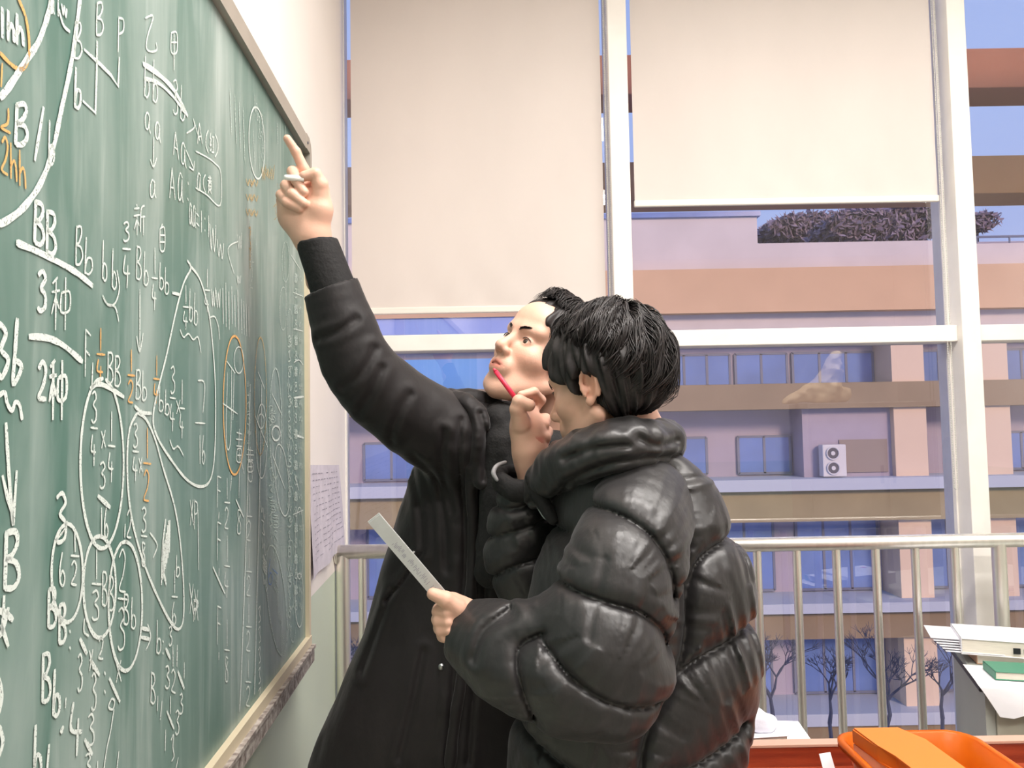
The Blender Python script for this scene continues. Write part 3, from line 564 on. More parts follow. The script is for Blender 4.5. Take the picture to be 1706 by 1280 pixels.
for j in range(14):
    v = .08+j*.06
    for i in range(10):
        if random.random() < .2: continue
        a_, b2 = .08+i*.085, .08+i*.085+random.uniform(.03, .075)
        P_ = [(pA2.lerp(pB2, t).lerp(pD2.lerp(pC2, t), v))+NW*(.0045+.005*v*(1+math.sin(t*14+v*2))) for t in (a_, b2)]
        lm.ribbon(P_, NW, .003)
lm.build('printed_lines', M_ink, nt_, kind='stuff')
# ---------------------------------------------------------------- sculpting: signed distance grids and surface nets
class Grid:
    def __init__(s, lo, hi, h):
        s.lo = np.array(lo, float); s.h = h; n = np.ceil((np.array(hi)-s.lo)/h).astype(int)+1
        s.ax = [s.lo[i]+h*np.arange(n[i]) for i in range(3)]; s.d = np.full(n, .5, np.float32)
    def sl(s, lo, hi):
        r = []
        for i in range(3):
            a = max(0, int((lo[i]-s.lo[i])/s.h)); b = min(len(s.ax[i]), int((hi[i]-s.lo[i])/s.h)+2)
            if b <= a: return None
            r.append(slice(a, b))
        return tuple(r)
    def put(s, f, lo, hi, k=.01, op='u', m=None):
        m = (.03+k) if m is None else m
        q = s.sl(np.array(lo)-m, np.array(hi)+m)
        if q is None: return s
        x, y, z = s.ax[0][q[0]][:, None, None], s.ax[1][q[1]][None, :, None], s.ax[2][q[2]][None, None, :]
        v = f(x, y, z).astype(np.float32); a = s.d[q]
        if op == 'u': h = np.maximum(k-np.abs(a-v), 0)/max(k, 1e-6); s.d[q] = np.minimum(a, v)-h*h*k*.25
        elif op == 's': h = np.maximum(k-np.abs(a+v), 0)/max(k, 1e-6); s.d[q] = np.maximum(a, -v)+h*h*k*.25
        elif op == 'i': h = np.maximum(k-np.abs(a-v), 0)/max(k, 1e-6); s.d[q] = np.maximum(a, v)+h*h*k*.25
        elif op == '+': s.d[q] = a+v
        return s
    def cap(s, a, b, ra, rb=None, k=.01, op='u', margin=None):
        a = np.array(a, float); b = np.array(b, float); rb = ra if rb is None else rb; ba = b-a; L2 = max(float(ba@ba), 1e-9); R = max(ra, rb)
        def f(x, y, z):
            px, py, pz = x-a[0], y-a[1], z-a[2]; t = np.clip((px*ba[0]+py*ba[1]+pz*ba[2])/L2, 0, 1)
            return np.sqrt((px-t*ba[0])**2+(py-t*ba[1])**2+(pz-t*ba[2])**2)-(ra+(rb-ra)*t)
        return s.put(f, np.minimum(a, b)-R, np.maximum(a, b)+R, k, op, margin)
    def chain(s, P, R, k=.01, n=0, op='u'):
        if n:
            Q = spline([tuple(p)+(r,) for p, r in zip(P, R)], n); P = [q[:3] for q in Q]; R = [q[3] for q in Q]; m = max(R)+k+.06; A = np.array(P); q = s.sl(A.min(0)-m, A.max(0)+m)
            if q is None: return s
            t = Grid.__new__(Grid); t.ax = [s.ax[i][q[i]] for i in range(3)]; t.lo = np.array([a[0] for a in t.ax]); t.h = s.h; t.d = np.full([len(a) for a in t.ax], .5, np.float32)
            for i in range(len(P)-1): t.cap(P[i], P[i+1], R[i], R[i+1], .001, margin=.06+k)
            a = s.d[q]; v = t.d if op == 'u' else -t.d; h = np.maximum(k-np.abs(a-v), 0)/max(k, 1e-6)
            s.d[q] = np.minimum(a, v)-h*h*k*.25 if op == 'u' else np.maximum(a, v)+h*h*k*.25
            return s
        for i in range(len(P)-1): s.cap(P[i], P[i+1], R[i], R[i+1], k, op)
        return s
    def ell(s, c, r, M=None, k=.01, op='u'):
        c = np.array(c, float); r = np.array(r, float); M = np.eye(3) if M is None else np.array(M)   # rows: local axes
        def f(x, y, z):
            p = [x-c[0], y-c[1], z-c[2]]; q = [(M[i][0]*p[0]+M[i][1]*p[1]+M[i][2]*p[2]) for i in range(3)]
            k0 = np.sqrt(sum((q[i]/r[i])**2 for i in range(3))); k1 = np.sqrt(sum((q[i]/r[i]**2)**2 for i in range(3)))
            return k0*(k0-1)/np.maximum(k1, 1e-6)
        R = r.max(); return s.put(f, c-R, c+R, k, op)
    def loft(s, zs, cx, cy, rx, ry, yaw=0, p=2.3, k=.01, op='u'):
        """stack of superellipse sections, given at heights zs (rising)"""
        ca, sa = math.cos(yaw), math.sin(yaw); zs = np.array(zs, float)
        def sm(v, z):
            return np.interp(z, zs, v)
        def f(x, y, z):
            z1 = z.ravel(); A = [sm(v, z1)[None, None, :] for v in (cx, cy, rx, ry)]
            dx, dy = x-A[0], y-A[1]; u = (dx*ca+dy*sa)/A[2]; v = (-dx*sa+dy*ca)/A[3]
            g = (np.abs(u)**p+np.abs(v)**p)**(1/p); d = (g-1)*np.minimum(A[2], A[3])
            cz = np.maximum(zs[0]-z, z-zs[-1]); return np.maximum(d, cz)
        R = max(max(rx), max(ry)); return s.put(f, (min(cx)-R, min(cy)-R, zs[0]), (max(cx)+R, max(cy)+R, zs[-1]), k, op)
    def noise(s, sc, seed, q=None, shear=None):
        """smooth lattice noise on the grid, in -1..1; sc = cell size per axis"""
        rg = np.random.RandomState(seed); ax = s.ax; idx = []; fr = []; n = []
        for i in range(3):
            t = (ax[i]-ax[i][0])/sc[i]; a = np.floor(t).astype(int); f = t-a; idx.append(a); fr.append(f*f*(3-2*f)); n.append(a.max()+2)
        L = rg.uniform(-1, 1, n).astype(np.float32)
        for i in range(3):
            L0 = np.take(L, idx[i], axis=i); L1 = np.take(L, idx[i]+1, axis=i); sh = [1, 1, 1]; sh[i] = -1; w_ = fr[i].reshape(sh).astype(np.float32); L = L0+(L1-L0)*w_
        return L
    def mesh(s):
        d = s.d; h = s.h; n = d > 0; N = [k-1 for k in d.shape]
        cnt = np.zeros(N, np.int8)
        offs = [(i, j, k) for i in (0, 1) for j in (0, 1) for k in (0, 1)]
        for i, j, k in offs: cnt += n[i:i+N[0], j:j+N[1], k:k+N[2]]
        act = np.argwhere((cnt > 0) & (cnt < 8))
        idm = np.full(N, -1, np.int64); idm[tuple(act.T)] = np.arange(len(act))
        cv = {o: d[act[:, 0]+o[0], act[:, 1]+o[1], act[:, 2]+o[2]] for o in offs}
        acc = np.zeros((len(act), 3)); c = np.zeros(len(act))
        for o in offs:
            for a in range(3):
                if o[a]: continue
                o2 = list(o); o2[a] = 1; o2 = tuple(o2); v0, v1 = cv[o], cv[o2]; m = (v0 > 0) != (v1 > 0)
                t = np.where(m, v0/np.where(m, v0-v1, 1), 0); P = np.tile(np.array(o, float), (len(act), 1)); P[:, a] = t; acc[m] += P[m]; c[m] += 1
        V = s.lo+h*(act+acc/np.maximum(c, 1)[:, None]); Q = []
        for a in range(3):
            b, e_ = (a+1) % 3, (a+2) % 3
            A = [slice(None)]*3; B2 = [slice(None)]*3; A[a] = slice(0, -1); B2[a] = slice(1, None)
            m = n[tuple(A)] != n[tuple(B2)]; E = np.argwhere(m)
            E = E[(E[:, b] > 0) & (E[:, e_] > 0) & (E[:, b] < N[b]) & (E[:, e_] < N[e_])]
            pos = n[tuple(E.T)]
            def cell(db, de):
                X_ = E.copy(); X_[:, b] -= db; X_[:, e_] -= de; return idm[tuple(X_.T)]
            q = np.stack([cell(1, 1), cell(0, 1), cell(0, 0), cell(1, 0)], 1); q[pos] = q[pos][:, ::-1]; Q.append(q)
        return V, np.concatenate(Q)
def np_mesh(name, V, Q, m, parent=None, org=(0, 0, 0), smooth=True, col=None, tris=None, **k):
    me = bpy.data.meshes.new(name); V = np.asarray(V)-np.array(org)
    me.vertices.add(len(V)); me.vertices.foreach_set('co', V.astype(np.float32).ravel())
    w_ = Q.shape[1]; me.loops.add(Q.size); me.loops.foreach_set('vertex_index', Q.astype(np.int32).ravel()); me.polygons.add(len(Q))
    me.polygons.foreach_set('loop_start', np.arange(0, Q.size, w_, dtype=np.int32)); me.polygons.foreach_set('loop_total', np.full(len(Q), w_, np.int32))
    me.polygons.foreach_set('use_smooth', [smooth]*len(Q)); me.update(calc_edges=True); me.validate()
    if col is not None:
        at = me.color_attributes.new('Col', 'FLOAT_COLOR', 'POINT'); at.data.foreach_set('color', np.c_[col, np.ones(len(col))].astype(np.float32).ravel())
    return link(name, me, m, parent, **k)
def joinVQ(parts):
    V, Q, o = [], [], 0
    for v, q in parts: V.append(v); Q.append(q+o); o += len(v)
    return np.concatenate(V), np.concatenate(Q)
def seam2d(gx, gz, polys, ext=True):
    """distance to the nearest seam and the arc length along it, on an x-z lattice"""
    X_, Z_ = gx[:, None], gz[None, :]; D = np.full((len(gx), len(gz)), 9.); U_ = np.zeros_like(D); si = np.zeros_like(D)
    for j, P in enumerate(polys):
        P = spline(P, 6); u0 = 0
        for a, b in zip(P, P[1:]):
            bx, bz = b[0]-a[0], b[1]-a[1]; L2 = bx*bx+bz*bz+1e-12; L_ = L2**.5
            t = np.clip(((X_-a[0])*bx+(Z_-a[1])*bz)/L2, 0, 1); d = np.hypot(X_-a[0]-t*bx, Z_-a[1]-t*bz); m = d < D
            D = np.where(m, d, D); U_ = np.where(m, u0+t*L_+j*3.7, U_); u0 += L_
    return D, U_
def noise1(u, sc, seed):
    rg = np.random.RandomState(seed); L = rg.uniform(-1, 1, 4000); t = u/sc; a = np.floor(t).astype(int); f = t-a; f = f*f*(3-2*f); return L[a % 4000]*(1-f)+L[(a+1) % 4000]*f
def PX(pts, Y): return [(W(x, y, Y).x, W(x, y, Y).z) for x, y in pts]
def P3(*a): return [tuple(W(x, y, Y)) for x, y, Y in a]
def puff(g, polys, A, sig, wr, y0=None, wl=.035, ws=.012, seed=1, dull=1.0):
    """inflate between seams (drawn on the x-z lattice), with gathers running away from them"""
    D, U_ = seam2d(g.ax[0], g.ax[2], polys); f = A*(1-np.exp(-D/sig))-.003*np.exp(-(D/.0035)**2)
    gat = wr*(noise1(U_, ws, seed)+.5*noise1(U_, ws*.4, seed+1))*(.25+.75*np.abs(noise1(U_, .06, seed+2)))*np.exp(-(D/(wl*(.6+.6*np.abs(noise1(U_, .03, seed+3)))))**1.2)*(1-np.exp(-D/.006))
    g.d -= (f+gat)[:, None, :].astype(np.float32); return g
# ---------------------------------------------------------------- flesh
M_skin = mat('skin', (252, 252, 252), .5, sss=.1, vcol=True, noise=.03, nscale=30, bump=.05, bscale=300)
M_hair = mat('black_hair', (32, 26, 26), .48, noise=.35, nscale=90, spec=.45)
M_eye = mat('eye', (235, 230, 225), .15, vcol=True, spec=.8)
def frame(F_, U0):
    F_ = np.array(F_, float); F_ /= np.linalg.norm(F_); U0 = np.array(U0, float); R_ = np.cross(F_, U0); R_ /= np.linalg.norm(R_); U_ = np.cross(R_, F_); return np.array([R_, F_, U_])   # rows: right, forward, up
class Head:
    def __init__(s, c, F_, U0, sc=.93): s.c = np.array(c, float); s.M = frame(F_, U0); s.sc = sc
    def p(s, x, y, z): return s.c+s.sc*(x*s.M[0]+y*s.M[1]+z*s.M[2])
    def loc(s, V): return ((V-s.c)@s.M.T)/s.sc
    def build(s, neck, h=.0021, mouth=0, open_=0):
        R_ = .2; g = Grid(s.c-R_, s.c+R_, h); q = s.sc; M = s.M
        E = lambda c, r, k=.012, op='u', MM=None: g.ell(s.p(*c), np.array(r)*q, M if MM is None else MM, k*q, op)
        def Cp(a, b, ra, rb, k=.01, op='u'): g.cap(s.p(*a), s.p(*b), ra*q, rb*q, k*q, op)
        E((0, -.015, .045), (.074, .094, .084)); E((0, .03, -.012), (.063, .062, .088), .02); E((0, .034, -.07), (.052, .05, .04), .02)
        E((0, .066, -.106), (.022, .018, .018), .025); E((0, .055, .058), (.056, .04, .05), .02)
        for a in (-1, 1):
            E((a*.045, .052, -.022), (.020, .024, .020), .025); Cp((a*.062, -.005, -.05), (a*.035, .055, -.095), .014, .014, .03)      # cheek, jaw line
            Cp((a*.012, .086, .03), (a*.045, .072, .033), .010, .009, .016)                                                       # brow
        for a in (-1, 1): E((a*.031, .098, .008), (.019, .016, .012), .014, 's')
        for a in (-1, 1): E((a*.031, .0705, .007), (.0155, .0155, .0145), .004)                                                   # lids
        for a in (-1, 1): E((a*.031, .0885, .0065), (.0145, .007, .0066), .002, 's')                                              # eye opening
        Cp((0, .082, .022), (0, .108, -.022), .008, .0105, .012); E((0, .109, -.025), (.0115, .011, .010), .008)
        for a in (-1, 1): E((a*.0125, .099, -.030), (.0075, .010, .0075), .006)
        for a in (-1, 1): E((a*.007, .104, -.037), (.0035, .005, .004), .003, 's')
        E((0, .086, -.058), (.030, .014, .022), .015)
        Cp((-.018, .088, -.058), (0, .0965, -.0535), .0042, .0052, .005); Cp((.018, .088, -.058), (0, .0965, -.0535), .0042, .0052, .005)
        Cp((-.014, .089, -.067), (.014, .089, -.067), .0055, .0055, .006); E((0, .092, -.0675), (.012, .006, .006), .005)
        Cp((-.024, .090, -.0615), (0, .1015, -.0605), .0016, .0018, .003, 's'); Cp((.024, .090, -.0615), (0, .1015, -.0605), .0016, .0018, .003, 's')
        for a in (-1, 1):                                                                                                        # ears
            rot = np.array([[1, .35*a, 0], [-.35*a, 1, .25], [0, -.25, 1]]); rot = np.array([r_/np.linalg.norm(r_) for r_ in rot])@M
            E((a*.078, -.012, -.002), (.007, .018, .031), .006, 'u', rot); E((a*.083, -.012, -.002), (.006, .0125, .023), .004, 's', rot)
            ring = [(a*(.0815+.002*math.cos(t)), -.014+.0165*math.cos(t), -.001+.028*math.sin(t)) for t in np.linspace(-.6, 4.0, 12)]
            for p1, p2 in zip(ring, ring[1:]): Cp(p1, p2, .0034, .0034, .003)
            Cp((a*.079, -.004, -.010), (a*.0785, -.002, -.004), .0045, .004, .004); E((a*.0795, -.005, -.029), (.0055, .008, .008), .004)
        P, R2 = neck; g.chain(P, R2, .03)
        return g
    def color(s, V):
        L = s.loc(V); x, y, z = L.T; base = np.ones((len(V), 3))
        lip = np.exp(-((x/.021)**4+((z+.0605)/.0095)**4))*(y > .075)
        chk = np.exp(-(((np.abs(x)-.042)/.022)**2+((z+.03)/.022)**2))*(y > .02)*.5; ear = np.exp(-(((np.abs(x)-.082)/.01)**2+((y+.01)/.03)**2+(z/.04)**2))*.7
        nose = np.exp(-((x/.014)**2+((z+.028)/.012)**2))*(y > .09)*.4
        for m, c in ((lip, (.80, .46, .47)), (np.clip(chk, 0, 1), (1.0, .86, .84)), (ear, (1., .82, .78)), (nose, (1., .86, .84))): base = base*(1-m[:, None])+np.array(c)*m[:, None]
        far = np.linalg.norm(V-s.c, axis=1) > .16; base[far] = 1
        return base*np.array(lin((228, 180, 157))[:3])
    def eye(s, a, look, parent, org):
        """eyeball with an iris, looking along a direction"""
        c = s.p(a*.031, .0705, .0065); lk = np.array(look, float); lk /= np.linalg.norm(lk); b = bmesh.new(); bmesh.ops.create_uvsphere(b, u_segments=40, v_segments=28, radius=.0142*s.sc)
        R_ = Vector(lk).to_track_quat('Z', 'Y').to_matrix(); me = bpy.data.meshes.new('eyeball'); b.to_mesh(me); b.free(); V = np.array([v.co for v in me.vertices]); ct = V[:, 2]/(.0142*s.sc)
        col = np.where(ct[:, None] > .95, (.005, .004, .004), np.where(ct[:, None] > .76, (.05, .025, .012), (.75, .70, .66)))
        at = me.color_attributes.new('Col', 'FLOAT_COLOR', 'POINT'); at.data.foreach_set('color', np.c_[col, np.ones(len(col))].astype(np.float32).ravel())
        for v in me.vertices: v.co = R_ @ v.co + Vector(c) - Vector(org)
        me.polygons.foreach_set('use_smooth', [True]*len(me.polygons)); link('eyeball', me, M_eye, parent)
    def strands(s, n, part, crown, rng, r=.0009, seg=9, lift=.012, end=None, L0=1.0):
        """locks of hair: tubes that start near the crown and run down over the skull"""
        V, Q = [], []; o = 0; cr = np.array(crown); cr = cr/np.linalg.norm(cr)
        t1 = np.cross(cr, [0, 1, 0.01]); t1 /= np.linalg.norm(t1); t2 = np.cross(cr, t1)
        for _ in range(n):
            ph = rng.uniform(0, 6.283); clump = .12*math.sin(ph*23)+.05*math.sin(ph*61); e_ = end(ph, t1, t2, cr); th0 = rng.uniform(0, .55)*e_; th1 = min(e_*rng.uniform(.93, 1.05), th0+rng.uniform(.6, 1.3)); lf = lift*rng.uniform(.75, 1.06); tw = rng.uniform(-.22, .22)+2*clump
            pts = []
            for i in range(seg):
                t = i/(seg-1); th = th0+(th1-th0)*t; p_ = ph+tw*t+.35*math.sin(th*1.3)
                d = math.cos(th)*cr+math.sin(th)*(math.cos(p_)*t1+math.sin(p_)*t2)
                rr_ = 1+.22*math.sin(p_*7+th*4+1)*math.sin(th*5+p_*3)+.10*math.sin(p_*19+th*3)
                q = part(d, lf*rr_*(1 if t < .8 else 1-.25*(t-.8)/.2)); pts.append(s.p(*q))
            pts = np.array(pts); T_ = np.gradient(pts, axis=0); T_ /= np.linalg.norm(T_, axis=1)[:, None]+1e-9; a_ = np.cross(T_, pts-s.c); a_ /= np.linalg.norm(a_, axis=1)[:, None]+1e-9; b_ = np.cross(T_, a_)
            w_ = r*np.sin(np.linspace(.5, 3.0, seg))[:, None]
            ring = np.stack([pts+a_*w_*1.6, pts-b_*w_*.7, pts-a_*w_*1.6], 1); V.append(ring.reshape(-1, 3))
            for i in range(seg-1):
                for k in range(3): Q.append((o+i*3+k, o+i*3+(k+1) % 3, o+i*3+3+(k+1) % 3, o+i*3+3+k))
            o += seg*3
        return np.concatenate(V), np.array(Q)
def skull(d, lift):
    """point of the hair shell in a direction d from the head centre"""
    r_ = np.array([.074, .098, .092])+lift; c = np.array([0, -.012, .034]); q = d/np.linalg.norm(d/r_); return c+q
def hand(g, wrist, palm, fingers, thumb, k=.006):
    """wrist: list of (px,py,Y,r); palm: chains; fingers: joint lists; all given where the photo shows them"""
    for ch in [wrist]+palm: g.chain(P3(*[c[:3] for c in ch]), [c[3] for c in ch], .02)
    for ch in fingers+[thumb]: g.chain(P3(*[c[:3] for c in ch]), [c[3] for c in ch], k)
    return g
# ---------------------------------------------------------------- the two people
M_coat = mat('matte_black_coat', (30, 26, 27), .62, noise=.12, nscale=6, bump=.25, bscale=28, stretch=(1, 1, .6), sheen=.15, spec=.35)
M_inner = mat('black_knit', (22, 20, 21), .8, bump=.2, bscale=120)
M_puffer = mat('black_nylon', (38, 36, 37), .40, noise=.1, nscale=8, bump=.3, bscale=22, stretch=(1, 1, .5), spec=.55, sheen=.1)
M_trouser = mat('dark_trousers', (34, 34, 38), .8); M_shoe = mat('dark_shoes', (28, 26, 26), .5)
M_zip = mat('zip_metal', (190, 190, 190), .3, metal=1)
def lower_body(cx, cy, hip, parent, org, wd=1.0, names=('trousers', 'shoe')):
    g = Grid((cx-.4, cy-.35, .02), (cx+.4, cy+.35, hip+.15), .009)
    for sx_ in (-1, 1): g.chain([(cx+.02*sx_, cy+.085*sx_*wd, hip), (cx+.02*sx_, cy+.10*sx_*wd, .5), (cx+.03*sx_, cy+.12*sx_, .09)], [.105*wd, .078*wd, .062], .02)
    g.ell((cx, cy, hip+.02), (.13*wd, .165*wd, .13*wd), k=.03); V, Q = g.mesh(); np_mesh('trousers', V, Q, M_trouser, parent, org)
    for sx_ in (-1, 1):
        g = Grid((cx-.3, cy+.12*sx_-.08, -.01), (cx+.15, cy+.12*sx_+.08, .14), .006)
        g.chain([(cx+.05, cy+.12*sx_, .045), (cx-.08, cy+.12*sx_, .04), (cx-.16, cy+.12*sx_, .033)], [.044, .042, .033], .02); g.cap((cx+.035, cy+.12*sx_, .05), (cx+.03, cy+.12*sx_, .10), .042, .045, .02)
        g.put(lambda x, y, z: -(z-.001)+0*x+0*y, g.lo, (cx+.2, cy+.3, .2), 0, 'i', 0); V, Q = g.mesh(); np_mesh('shoe', V, Q, M_shoe, parent, org)
def coarse_trunk(P, R_, extra):
    lo = np.min([p for c in [P]+[e_[0] for e_ in extra] for p in c], 0)-.16; hi = np.max([p for c in [P]+[e_[0] for e_ in extra] for p in c], 0)+.16
    g = Grid(lo, hi, .009); g.chain(P, R_, .03)
    for a, b in extra: g.chain(a, b, .03)
    return g.mesh()
# ======== person pointing at the board (long coat)
orgA = Vector((W(760, 1000, 1.62).x, 1.62, 0))
pa = empty('person', orgA, label='person in a long black coat looking up and pointing at the chalkboard', cat='person')
hA = Head(W(898, 601, 1.6), (-.60, -.62, .42), (.50, .12, .84), .96)
nk = P3((935, 655, 1.63), (905, 740, 1.66), (880, 830, 1.66)); gA = hA.build((nk, [.05, .056, .065])); hv = gA.mesh()
# pointing hand
YA = 1.42
gh = Grid(W(440, 440, YA+.1), W(570, 205, YA-.12), .0016) if 0 else None
def hgrid(x0, y0, x1, y1, Y, dy=.09, h=.0016):
    a, b = W(x0, y1, Y), W(x1, y0, Y); return Grid((a.x-.02, Y-dy, a.z-.02), (b.x+.02, Y+dy, b.z+.02), h)
def C4(ox, oy, s_): return lambda L: [(ox+x/s_, oy+y/s_, Y, r_) for x, y, Y, r_ in L]
c4 = C4(440, 200, 3.2)
gh = hgrid(445, 215, 580, 470, YA)
hand(gh, c4([(292, 860, 1.44, .024), (278, 700, 1.43, .025), (262, 620, 1.425, .027)]),
     [c4([(262, 620, 1.425, .027), (290, 480, 1.415, .022), (292, 370, 1.42, .019)]), c4([(250, 620, 1.43, .026), (200, 500, 1.43, .027), (190, 380, 1.44, .024)]), c4([(232, 610, 1.43, .023), (150, 520, 1.43, .020), (112, 430, 1.435, .016)]), c4([(215, 560, 1.43, .024), (240, 420, 1.435, .028), (235, 330, 1.44, .02)])],
     [c4([(250, 340, 1.435, .0125), (212, 262, 1.425, .0100), (170, 170, 1.415, .0088), (124, 100, 1.405, .0074)]),
      c4([(200, 350, 1.45, .012), (152, 276, 1.42, .0102), (170, 320, 1.395, .0095), (214, 385, 1.39, .0088)]),
      c4([(165, 390, 1.445, .012), (118, 350, 1.42, .0104), (150, 396, 1.39, .0096), (212, 445, 1.388, .0088)]),
      c4([(125, 430, 1.44, .012), (92, 400, 1.42, .0096), (122, 440, 1.392, .009), (190, 472, 1.392, .0082)])],
     c4([(296, 440, 1.41, .018), (298, 345, 1.40, .0145), (272, 288, 1.392, .0112), (214, 300, 1.388, .0094)]), .0035)
hvA = gh.mesh()
tr = coarse_trunk(P3((862, 820, 1.70), (840, 950, 1.715), (800, 1180, 1.715)), [.09, .09, .095], [(P3((865, 790, 1.66), (775, 745, 1.60), (598, 630, 1.45), (534, 440, 1.435)), [.07, .052, .04, .022]), (P3((900, 800, 1.7), (975, 860, 1.81), (995, 980, 1.86)), [.06, .045, .035])])
V, Q = joinVQ([hv, hvA, tr]); col = hA.color(V); np_mesh('body', V, Q, M_skin, pa, orgA, col=col)
lk = (-.70, -.42, .55)
for a in (-1, 1): hA.eye(a, lk, pa, orgA)
# brows
def brows(hd, parent, org):
    for a in (-1, 1):
        b = MB(org); rg = random.Random(3)
        for i in range(170):
            t = rg.random(); x = a*(.013+.036*t); z = .0265+.007*math.sin(t*2.4)+rg.uniform(-.0034, .0034)*(1-t*.6); y = .0985-.022*t*t-.003*t
            p = hd.p(x, y, z); q = hd.p(x+a*.006, y-.001-.003*t, z+.0015+rg.uniform(-.001, .001)); b.tube([p, q], [.0008, .0004], 3)
        b.build('eyebrow', M_hair, parent, kind='stuff')
brows(hA, pa, orgA)
def lashes(hd, parent, org):
    for a in (-1, 1):
        P = [hd.p(a*.031+x, .0865-6.5*x*x*4-.0005, .0065+.0072*(1-(x/.0155)**2)**.6 if abs(x) < .0155 else .0065) for x in np.linspace(-.0154, .0154, 11)]
        MB(org).tube(P, [.0004]+[.0010]*9+[.0005], 5).build('eyelash', M_hair, parent, smooth=True)
lashes(hA, pa, orgA)
def hair_shell(hd, lift, cut, h=.0024, seed=5, grooves=.0035):
    g = Grid(hd.c-.17, hd.c+.17, h); q = hd.sc; M = hd.M
    g.ell(hd.p(0, -.012, .034), (np.array([.074, .098, .092])+lift*.8)*q, M, .01)
    cut(g, hd, q, M)
    x, y, z = g.ax[0][:, None, None]-hd.c[0], g.ax[1][None, :, None]-hd.c[1], g.ax[2][None, None, :]-hd.c[2]
    lx = (x*M[0][0]+y*M[0][1]+z*M[0][2])/q; ly = (x*M[1][0]+y*M[1][1]+z*M[1][2])/q; lz = (x*M[2][0]+y*M[2][1]+z*M[2][2])/q
    az = np.arctan2(lx, ly+.03); rad = np.sqrt(lx**2+ly**2+lz**2)
    g.d -= (grooves*(np.sin(az*17+lz*40)+.6*np.sin(az*31-lz*55+1)+.5*np.sin(az*53+lz*20))*.6+.003*g.noise((.02, .02, .03), seed)).astype(np.float32)
    return g.mesh()
def cutA(g, hd, q, M):      # short hair: leaves the face, ears and nape free
    g.ell(hd.p(0, .085, -.005), np.array([.082, .07, .085])*q, M, .008, 's')
    g.ell(hd.p(0, .0, -.095), np.array([.12, .13, .085])*q, M, .01, 's')
    for a in (-1, 1): g.ell(hd.p(a*.08, -.008, -.01), np.array([.03, .026, .04])*q, M, .006, 's')
V, Q = hair_shell(hA, .016, cutA, seed=9)
rng = np.random.RandomState(4)
def endA(ph, t1, t2, cr):
    d = math.cos(ph)*t1+math.sin(ph)*t2; return 1.15+.75*max(0, -d[1]) - .12*abs(d[0])
sv = hA.strands(1500, skull, (.0, -.35, .9), rng, r=.0012, lift=.032, end=endA)
V, Q = joinVQ([(V, Q), sv]); np_mesh('hair', V, Q, M_hair, pa, orgA)
# coat
Yc = 1.64
def zz(py): return W(850, py, 1.64).z
secs = [(2150, 735, 185, .16), (1700, 715, 225, .185), (1280, 722, 215, .18), (1200, 725, 190, .175), (1060, 770, 170, .165), (950, 792, 162, .16), (850, 814, 154, .155), (780, 832, 147, .148), (735, 858, 140, .13), (700, 868, 105, .10), (675, 878, 60, .07)]
g = Grid((W(480, 1280, Yc).x-.05, 1.35, .22), (W(1040, 900, Yc).x+.05, 1.98, 1.80), .0044)
sc1 = Yc/F
g.loft([zz(a) if a < 1500 else max(.30, zz(a)) for a, *_ in secs] if 0 else [ .30, .52, zz(1280), zz(1200), zz(1060), zz(950), zz(850), zz(780), zz(735), zz(700), zz(675)],
       [W(b, 900, Yc).x for _, b, c_, d_ in secs], [1.715]*11, [c_*sc1 for _, b, c_, d_ in secs], [d_ for *_, d_ in secs], yaw=.0, p=2.4)
armP = P3((850, 745, 1.62), (758, 728, 1.575), (672, 680, 1.51), (603, 618, 1.455), (573, 545, 1.435), (553, 478, 1.43))
g.chain(armP, [.085, .083, .076, .0665, .058, .051], .05, n=4)
g.chain(P3((900, 760, 1.70), (985, 790, 1.80), (1000, 1000, 1.86)), [.09, .085, .07], .05, n=3)
# wrinkles: the folds drawn on the front and soft overall relief
nz1 = g.noise((.06, .06, .13), 11)*.004+g.noise((.03, .04, .07), 12)*.0016
g.d -= nz1
folds = [[(770, 700), (765, 780), (772, 900), (768, 1010), (755, 1120), (742, 1280)], [(806, 700), (812, 850), (806, 1000), (790, 1130), (778, 1280)]]
D, U_ = seam2d(g.ax[0], g.ax[2], [PX(f_, 1.52) for f_ in folds]); fr = (g.ax[1] < 1.66)[None, :, None]
g.d += (fr*(.005*np.exp(-(D/.004)**2)-.004*np.exp(-((D-.012)/.012)**2)*(1+.5*noise1(U_, .02, 5)))[:, None, :]).astype(np.float32)
wr = [[(690, 760), (720, 800), (735, 880), (740, 960)], [(668, 790), (690, 860), (695, 930)], [(742, 720), (735, 790), (748, 860)], [(640, 1000), (610, 1080), (585, 1150)], [(700, 1100), (680, 1200), (660, 1280)],
      [(552, 575), (585, 566), (612, 545)], [(610, 690), (636, 655), (650, 620)], [(590, 650), (622, 628), (640, 590)], [(655, 735), (668, 700), (690, 660)]]
D, U_ = seam2d(g.ax[0], g.ax[2], [PX(f_, 1.5) for f_ in wr]); g.d += (fr*(.0032*np.exp(-(D/.006)**2)-.003*np.exp(-((D-.014)/.009)**2))[:, None, :]).astype(np.float32)
# slanting pocket
D, U_ = seam2d(g.ax[0], g.ax[2], [PX([(692, 935), (660, 985), (628, 1022)], 1.5)]); g.d += (fr*(.007*np.exp(-(D/.003)**2)-.003*np.exp(-((D-.01)/.008)**2))[:, None, :]).astype(np.float32)
